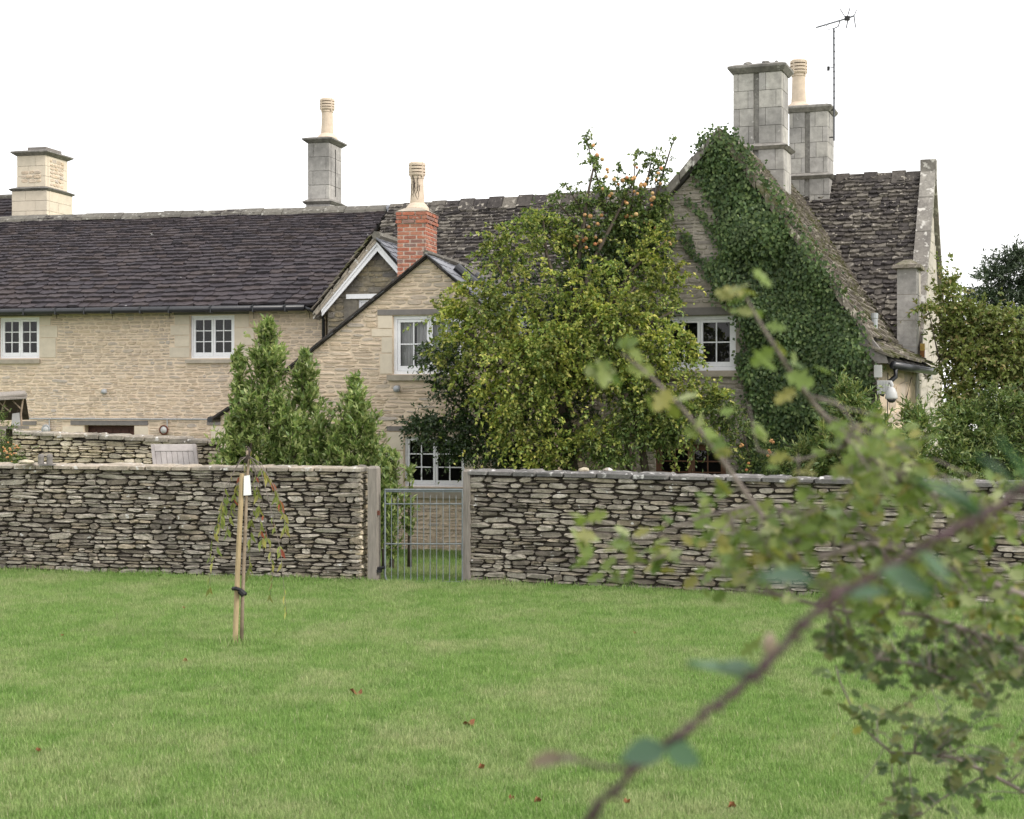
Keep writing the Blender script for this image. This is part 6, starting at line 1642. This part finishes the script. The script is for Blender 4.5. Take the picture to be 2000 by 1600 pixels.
def hleaf(p, dark, sc=1.0):
    l = rr.uniform(.02, .038) * sc; an = rr.uniform(0, 6.28)
    d = Vector((math.cos(an), math.sin(an) * .6, rr.uniform(-.9, .5))).normalized(); up = Vector((rr.uniform(-.6, .6), rr.uniform(-1, .2), rr.uniform(.2, 1))).normalized()
    x = d.cross(up).normalized(); z = x.cross(d); w = l * rr.uniform(.8, 1.1)
    return Matrix(((x.x * w, d.x * l, z.x * l, p.x), (x.y * w, d.y * l, z.y * l, p.y), (x.z * w, d.z * l, z.z * l, p.z), (0, 0, 0, 1)))
hl = []
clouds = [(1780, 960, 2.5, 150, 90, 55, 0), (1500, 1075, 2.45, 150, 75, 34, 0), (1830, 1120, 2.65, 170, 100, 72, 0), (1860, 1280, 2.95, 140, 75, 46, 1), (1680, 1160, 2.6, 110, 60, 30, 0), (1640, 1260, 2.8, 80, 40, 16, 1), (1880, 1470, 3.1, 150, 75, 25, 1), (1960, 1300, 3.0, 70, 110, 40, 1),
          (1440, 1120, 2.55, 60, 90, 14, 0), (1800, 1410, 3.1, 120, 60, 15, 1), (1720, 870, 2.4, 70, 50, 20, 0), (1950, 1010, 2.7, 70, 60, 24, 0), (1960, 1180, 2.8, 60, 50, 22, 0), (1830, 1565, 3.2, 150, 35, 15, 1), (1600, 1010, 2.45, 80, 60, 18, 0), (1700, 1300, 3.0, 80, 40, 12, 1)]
allp = [(a.lerp(b, q)) for pts in hbr for a, b in zip(pts[:-1], pts[1:]) for q in (.0, .25, .5, .75)]
for (x, y, Y, rx, ry, n, dk) in clouds:
    m_ = 0
    while m_ < n * 3.7:
        c = P(x + rr.gauss(0, .5) * rx, y + rr.gauss(0, .5) * ry, Y + (.6 if y > 1350 else 0) + rr.uniform(-.2, .2))
        near = min(allp, key=lambda a: (a - c).length_squared)
        mid = near.lerp(c, .5) + Vector((0, 0, rr.uniform(-.01, .03)))
        hm.tube([near, mid, c], [.0016, .0013, .0008], 4, cap=False)
        for q in range(rr.randint(2, 5)):
            hl.append((hleaf(near.lerp(c, rr.uniform(.55, 1.05)) + Vector((rr.gauss(0, .012), rr.gauss(0, .012), rr.gauss(0, .012))), dk, 1.3 if y > 1350 else 1.0), dk)); m_ += 1
for pts, step, dk in ((hbr[1][6:], 5, 0), (hbr[2][8:], 3, 0), (hbr[4], 6, 0), (hbr[5], 7, 0), (hbr[3][6:], 3, 1), (hbr[7], 4, 0)):
    for a, b in zip(pts[:-1], pts[1:]):
        for q in range(step):
            if rr.random() < .95: hl.append((hleaf(a.lerp(b, rr.random()) + Vector((rr.gauss(0, .018), rr.gauss(0, .02), rr.gauss(0, .018))), dk, 1.2), dk))
for (x, y, Y, n) in ((1455, 585, 2.3, 5), (1215, 690, 2.3, 4), (1195, 725, 2.3, 3), (1130, 1020, 2.5, 6), (1165, 1085, 2.6, 5), (1240, 1060, 2.5, 3), (1300, 760, 2.3, 2), (1390, 850, 2.3, 2), (1500, 1255, 2.6, 2), (1655, 1380, 3.7, 2), (1650, 1420, 3.7, 2), (1550, 1420, 3.7, 0)):
    for q in range(n): hl.append((hleaf(P(x + rr.gauss(0, 16), y + rr.gauss(0, 16), Y), 0, 1.3), 0))
for k_ in range(120):      # sprays of the rest of the bush, beyond the right edge of the picture
    c = Vector((1.85 + rr.gauss(0, .22), 3.2 + rr.gauss(0, .25), rr.uniform(.9, 2.75)))
    near = min(allp, key=lambda a: (a - c).length_squared); near = near.lerp(Vector((1.78, 3.2, min(c.z, 2.3))), .8)
    hm.tube([near, near.lerp(c, .5) + Vector((0, 0, .03)), c], [.003, .002, .001], 4, cap=False)
    for q in range(7): hl.append((hleaf(near.lerp(c, rr.uniform(.4, 1.05)) + Vector((rr.gauss(0, .02), rr.gauss(0, .02), rr.gauss(0, .02))), k_ % 2), k_ % 2))
hl.sort(key=lambda t: (-int(in_view(t[0].translation)), t[0].translation.y))
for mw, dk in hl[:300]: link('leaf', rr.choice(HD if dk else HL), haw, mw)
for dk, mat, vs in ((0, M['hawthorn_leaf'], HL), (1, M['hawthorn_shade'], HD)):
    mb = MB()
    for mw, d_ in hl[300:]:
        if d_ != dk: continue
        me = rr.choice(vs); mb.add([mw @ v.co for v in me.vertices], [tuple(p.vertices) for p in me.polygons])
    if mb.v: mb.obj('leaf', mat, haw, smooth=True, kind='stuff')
hm.obj('branch', M['twig_grey'], haw, smooth=True)

br = thing('bramble', 'blurred purple bramble stem with blue green leaves crossing the right foreground', 'bramble', (.05, 1.5, 0))
def Bq(x, y, Y=1.22): return P(x, y, Y)
sm = MB()
spath = [Vector((-.25, 1.6, 0)), Vector((-.15, 1.55, 1.1)), Bq(1050, 1760, 1.3), Bq(1160, 1585), Bq(1240, 1500), Bq(1335, 1428), Bq(1440, 1352), Bq(1500, 1290), Bq(1565, 1222), Bq(1640, 1160), Bq(1740, 1102), Bq(1850, 1045), Bq(1925, 1003), Bq(2000, 952), Bq(2150, 850), Bq(2400, 760)]
fine = []
for i, (a, b) in enumerate(zip(spath[:-1], spath[1:])):
    for q in (0, .25, .5, .75): fine.append((a.lerp(b, q) + (Vector((0, 0, .002 * math.sin(i * 2.3 + q * 5))) if i > 1 else Vector()), .005 if i < 2 else (.0025 + .0009 * i / 13) * (1.28 if q == 0 else 1.0 - .06 * math.sin(q * 3))))
fine.append((spath[-1], .005))
sm.tube([p for p, _ in fine], [r_ for _, r_ in fine], 8).obj('stem', M['bramble_stem'], br, smooth=True)
pm = MB(); rr = random.Random(31)
for a, b in zip(spath[2:-1], spath[3:]):
    for q in range(16):
        p = a.lerp(b, rr.random()); d = Vector((rr.uniform(-1, 1), rr.uniform(-1, .5), rr.uniform(-1, 1))).normalized()
        pm.tube([p + d * .003, p + d * .011], [.0016, .0002], 4, cap=False)
pm.obj('prickles', M['bramble_stem'], br, kind='stuff')
def bleaf_mesh(mat, seed):
    rr = random.Random(seed); v, f = [], []; n = 9
    for i in range(n + 1):
        q = i / n; w = .36 * math.sin(math.pi * min(1, q ** .8)) * (1 + (.07 if i % 2 else -.05)) + (.0 if 0 < i < n else 0)
        v += [(-w, q, .05 * math.sin(q * 5) + .10 * w), (0, q, -.03 - .1 * q * q), (w, q, .05 * math.sin(q * 5 + 1) + .10 * w)]
    for i in range(n):
        a = 3 * i; f += [(a, a + 1, a + 4, a + 3), (a + 1, a + 2, a + 5, a + 4)]
    return mesh_from('leaf', v, f, mat, True)
BLs = [bleaf_mesh(M['bramble_leaf'], i) for i in range(3)]; BBr = bleaf_mesh(M['brown_leaf'], 7)
for (x0, y0, x1, y1, Y, face, br_) in [(1300, 1462, 1210, 1482, 1.4, .5, 0), (1300, 1462, 1372, 1492, 1.4, .5, 0), (1292, 1468, 1340, 1440, 1.45, .2, 0), (1470, 1330, 1345, 1285, 1.5, .15, 0), (1480, 1310, 1405, 1292, 1.5, .2, 0), (1640, 1165, 1740, 1150, 1.5, .25, 0),
                                       (1715, 1118, 1835, 1158, 1.3, .25, 0), (1790, 1080, 1868, 1138, 1.3, .2, 0), (1905, 1010, 1800, 925, 1.25, .25, 0), (1915, 1005, 1850, 935, 1.25, .3, 0), (1985, 960, 1915, 880, 1.2, .3, 0), (2010, 945, 1960, 850, 1.2, .3, 0),
                                       (1590, 1135, 1480, 1122, 1.3, .35, 0), (1105, 1480, 1030, 1492, 1.4, .3, 1), (1130, 1485, 1090, 1478, 1.4, .3, 1)]:
    Y *= .84; a, b = P(x0, y0, Y), P(x1, y1, Y - .01); d = (b - a); l = d.length; d.normalize()
    up = Vector((rr.uniform(-.2, .2), -face, 1 - face * .5)).normalized(); x = d.cross(up).normalized(); z = x.cross(d)
    link('leaf', BBr if br_ else rr.choice(BLs), br, Matrix(((x.x * l, d.x * l, z.x * l, a.x), (x.y * l, d.y * l, z.y * l, a.y), (x.z * l, d.z * l, z.z * l, a.z), (0, 0, 0, 1))))
for pth in ([(1240, 1500), (1180, 1500), (1130, 1485), (1105, 1480)], [(1325, 1435), (1312, 1455), (1300, 1462)], [(1500, 1290), (1480, 1322), (1470, 1330)], [(1740, 1102), (1725, 1108), (1715, 1118)], [(1850, 1045), (1805, 1066), (1790, 1080)], [(1925, 1003), (1912, 1002), (1905, 1010)], [(1640, 1160), (1610, 1140), (1590, 1135)]):
    MB().tube([Bq(*q) for q in pth], .0016, 5).obj('petiole', M['bramble_stem'], br, smooth=True)
bud = MB().lathe(tuple(Bq(1503, 1262, 1.25)), [(.002, -.01), (.006, -.004), (.006, .005), (.002, .011)], 8)
bud.obj('bud', M['pale_bark'], br, smooth=True)

# helper bookkeeping is not part of the scene's description
for o in scene.objects:
    if '_w' in o: del o['_w']
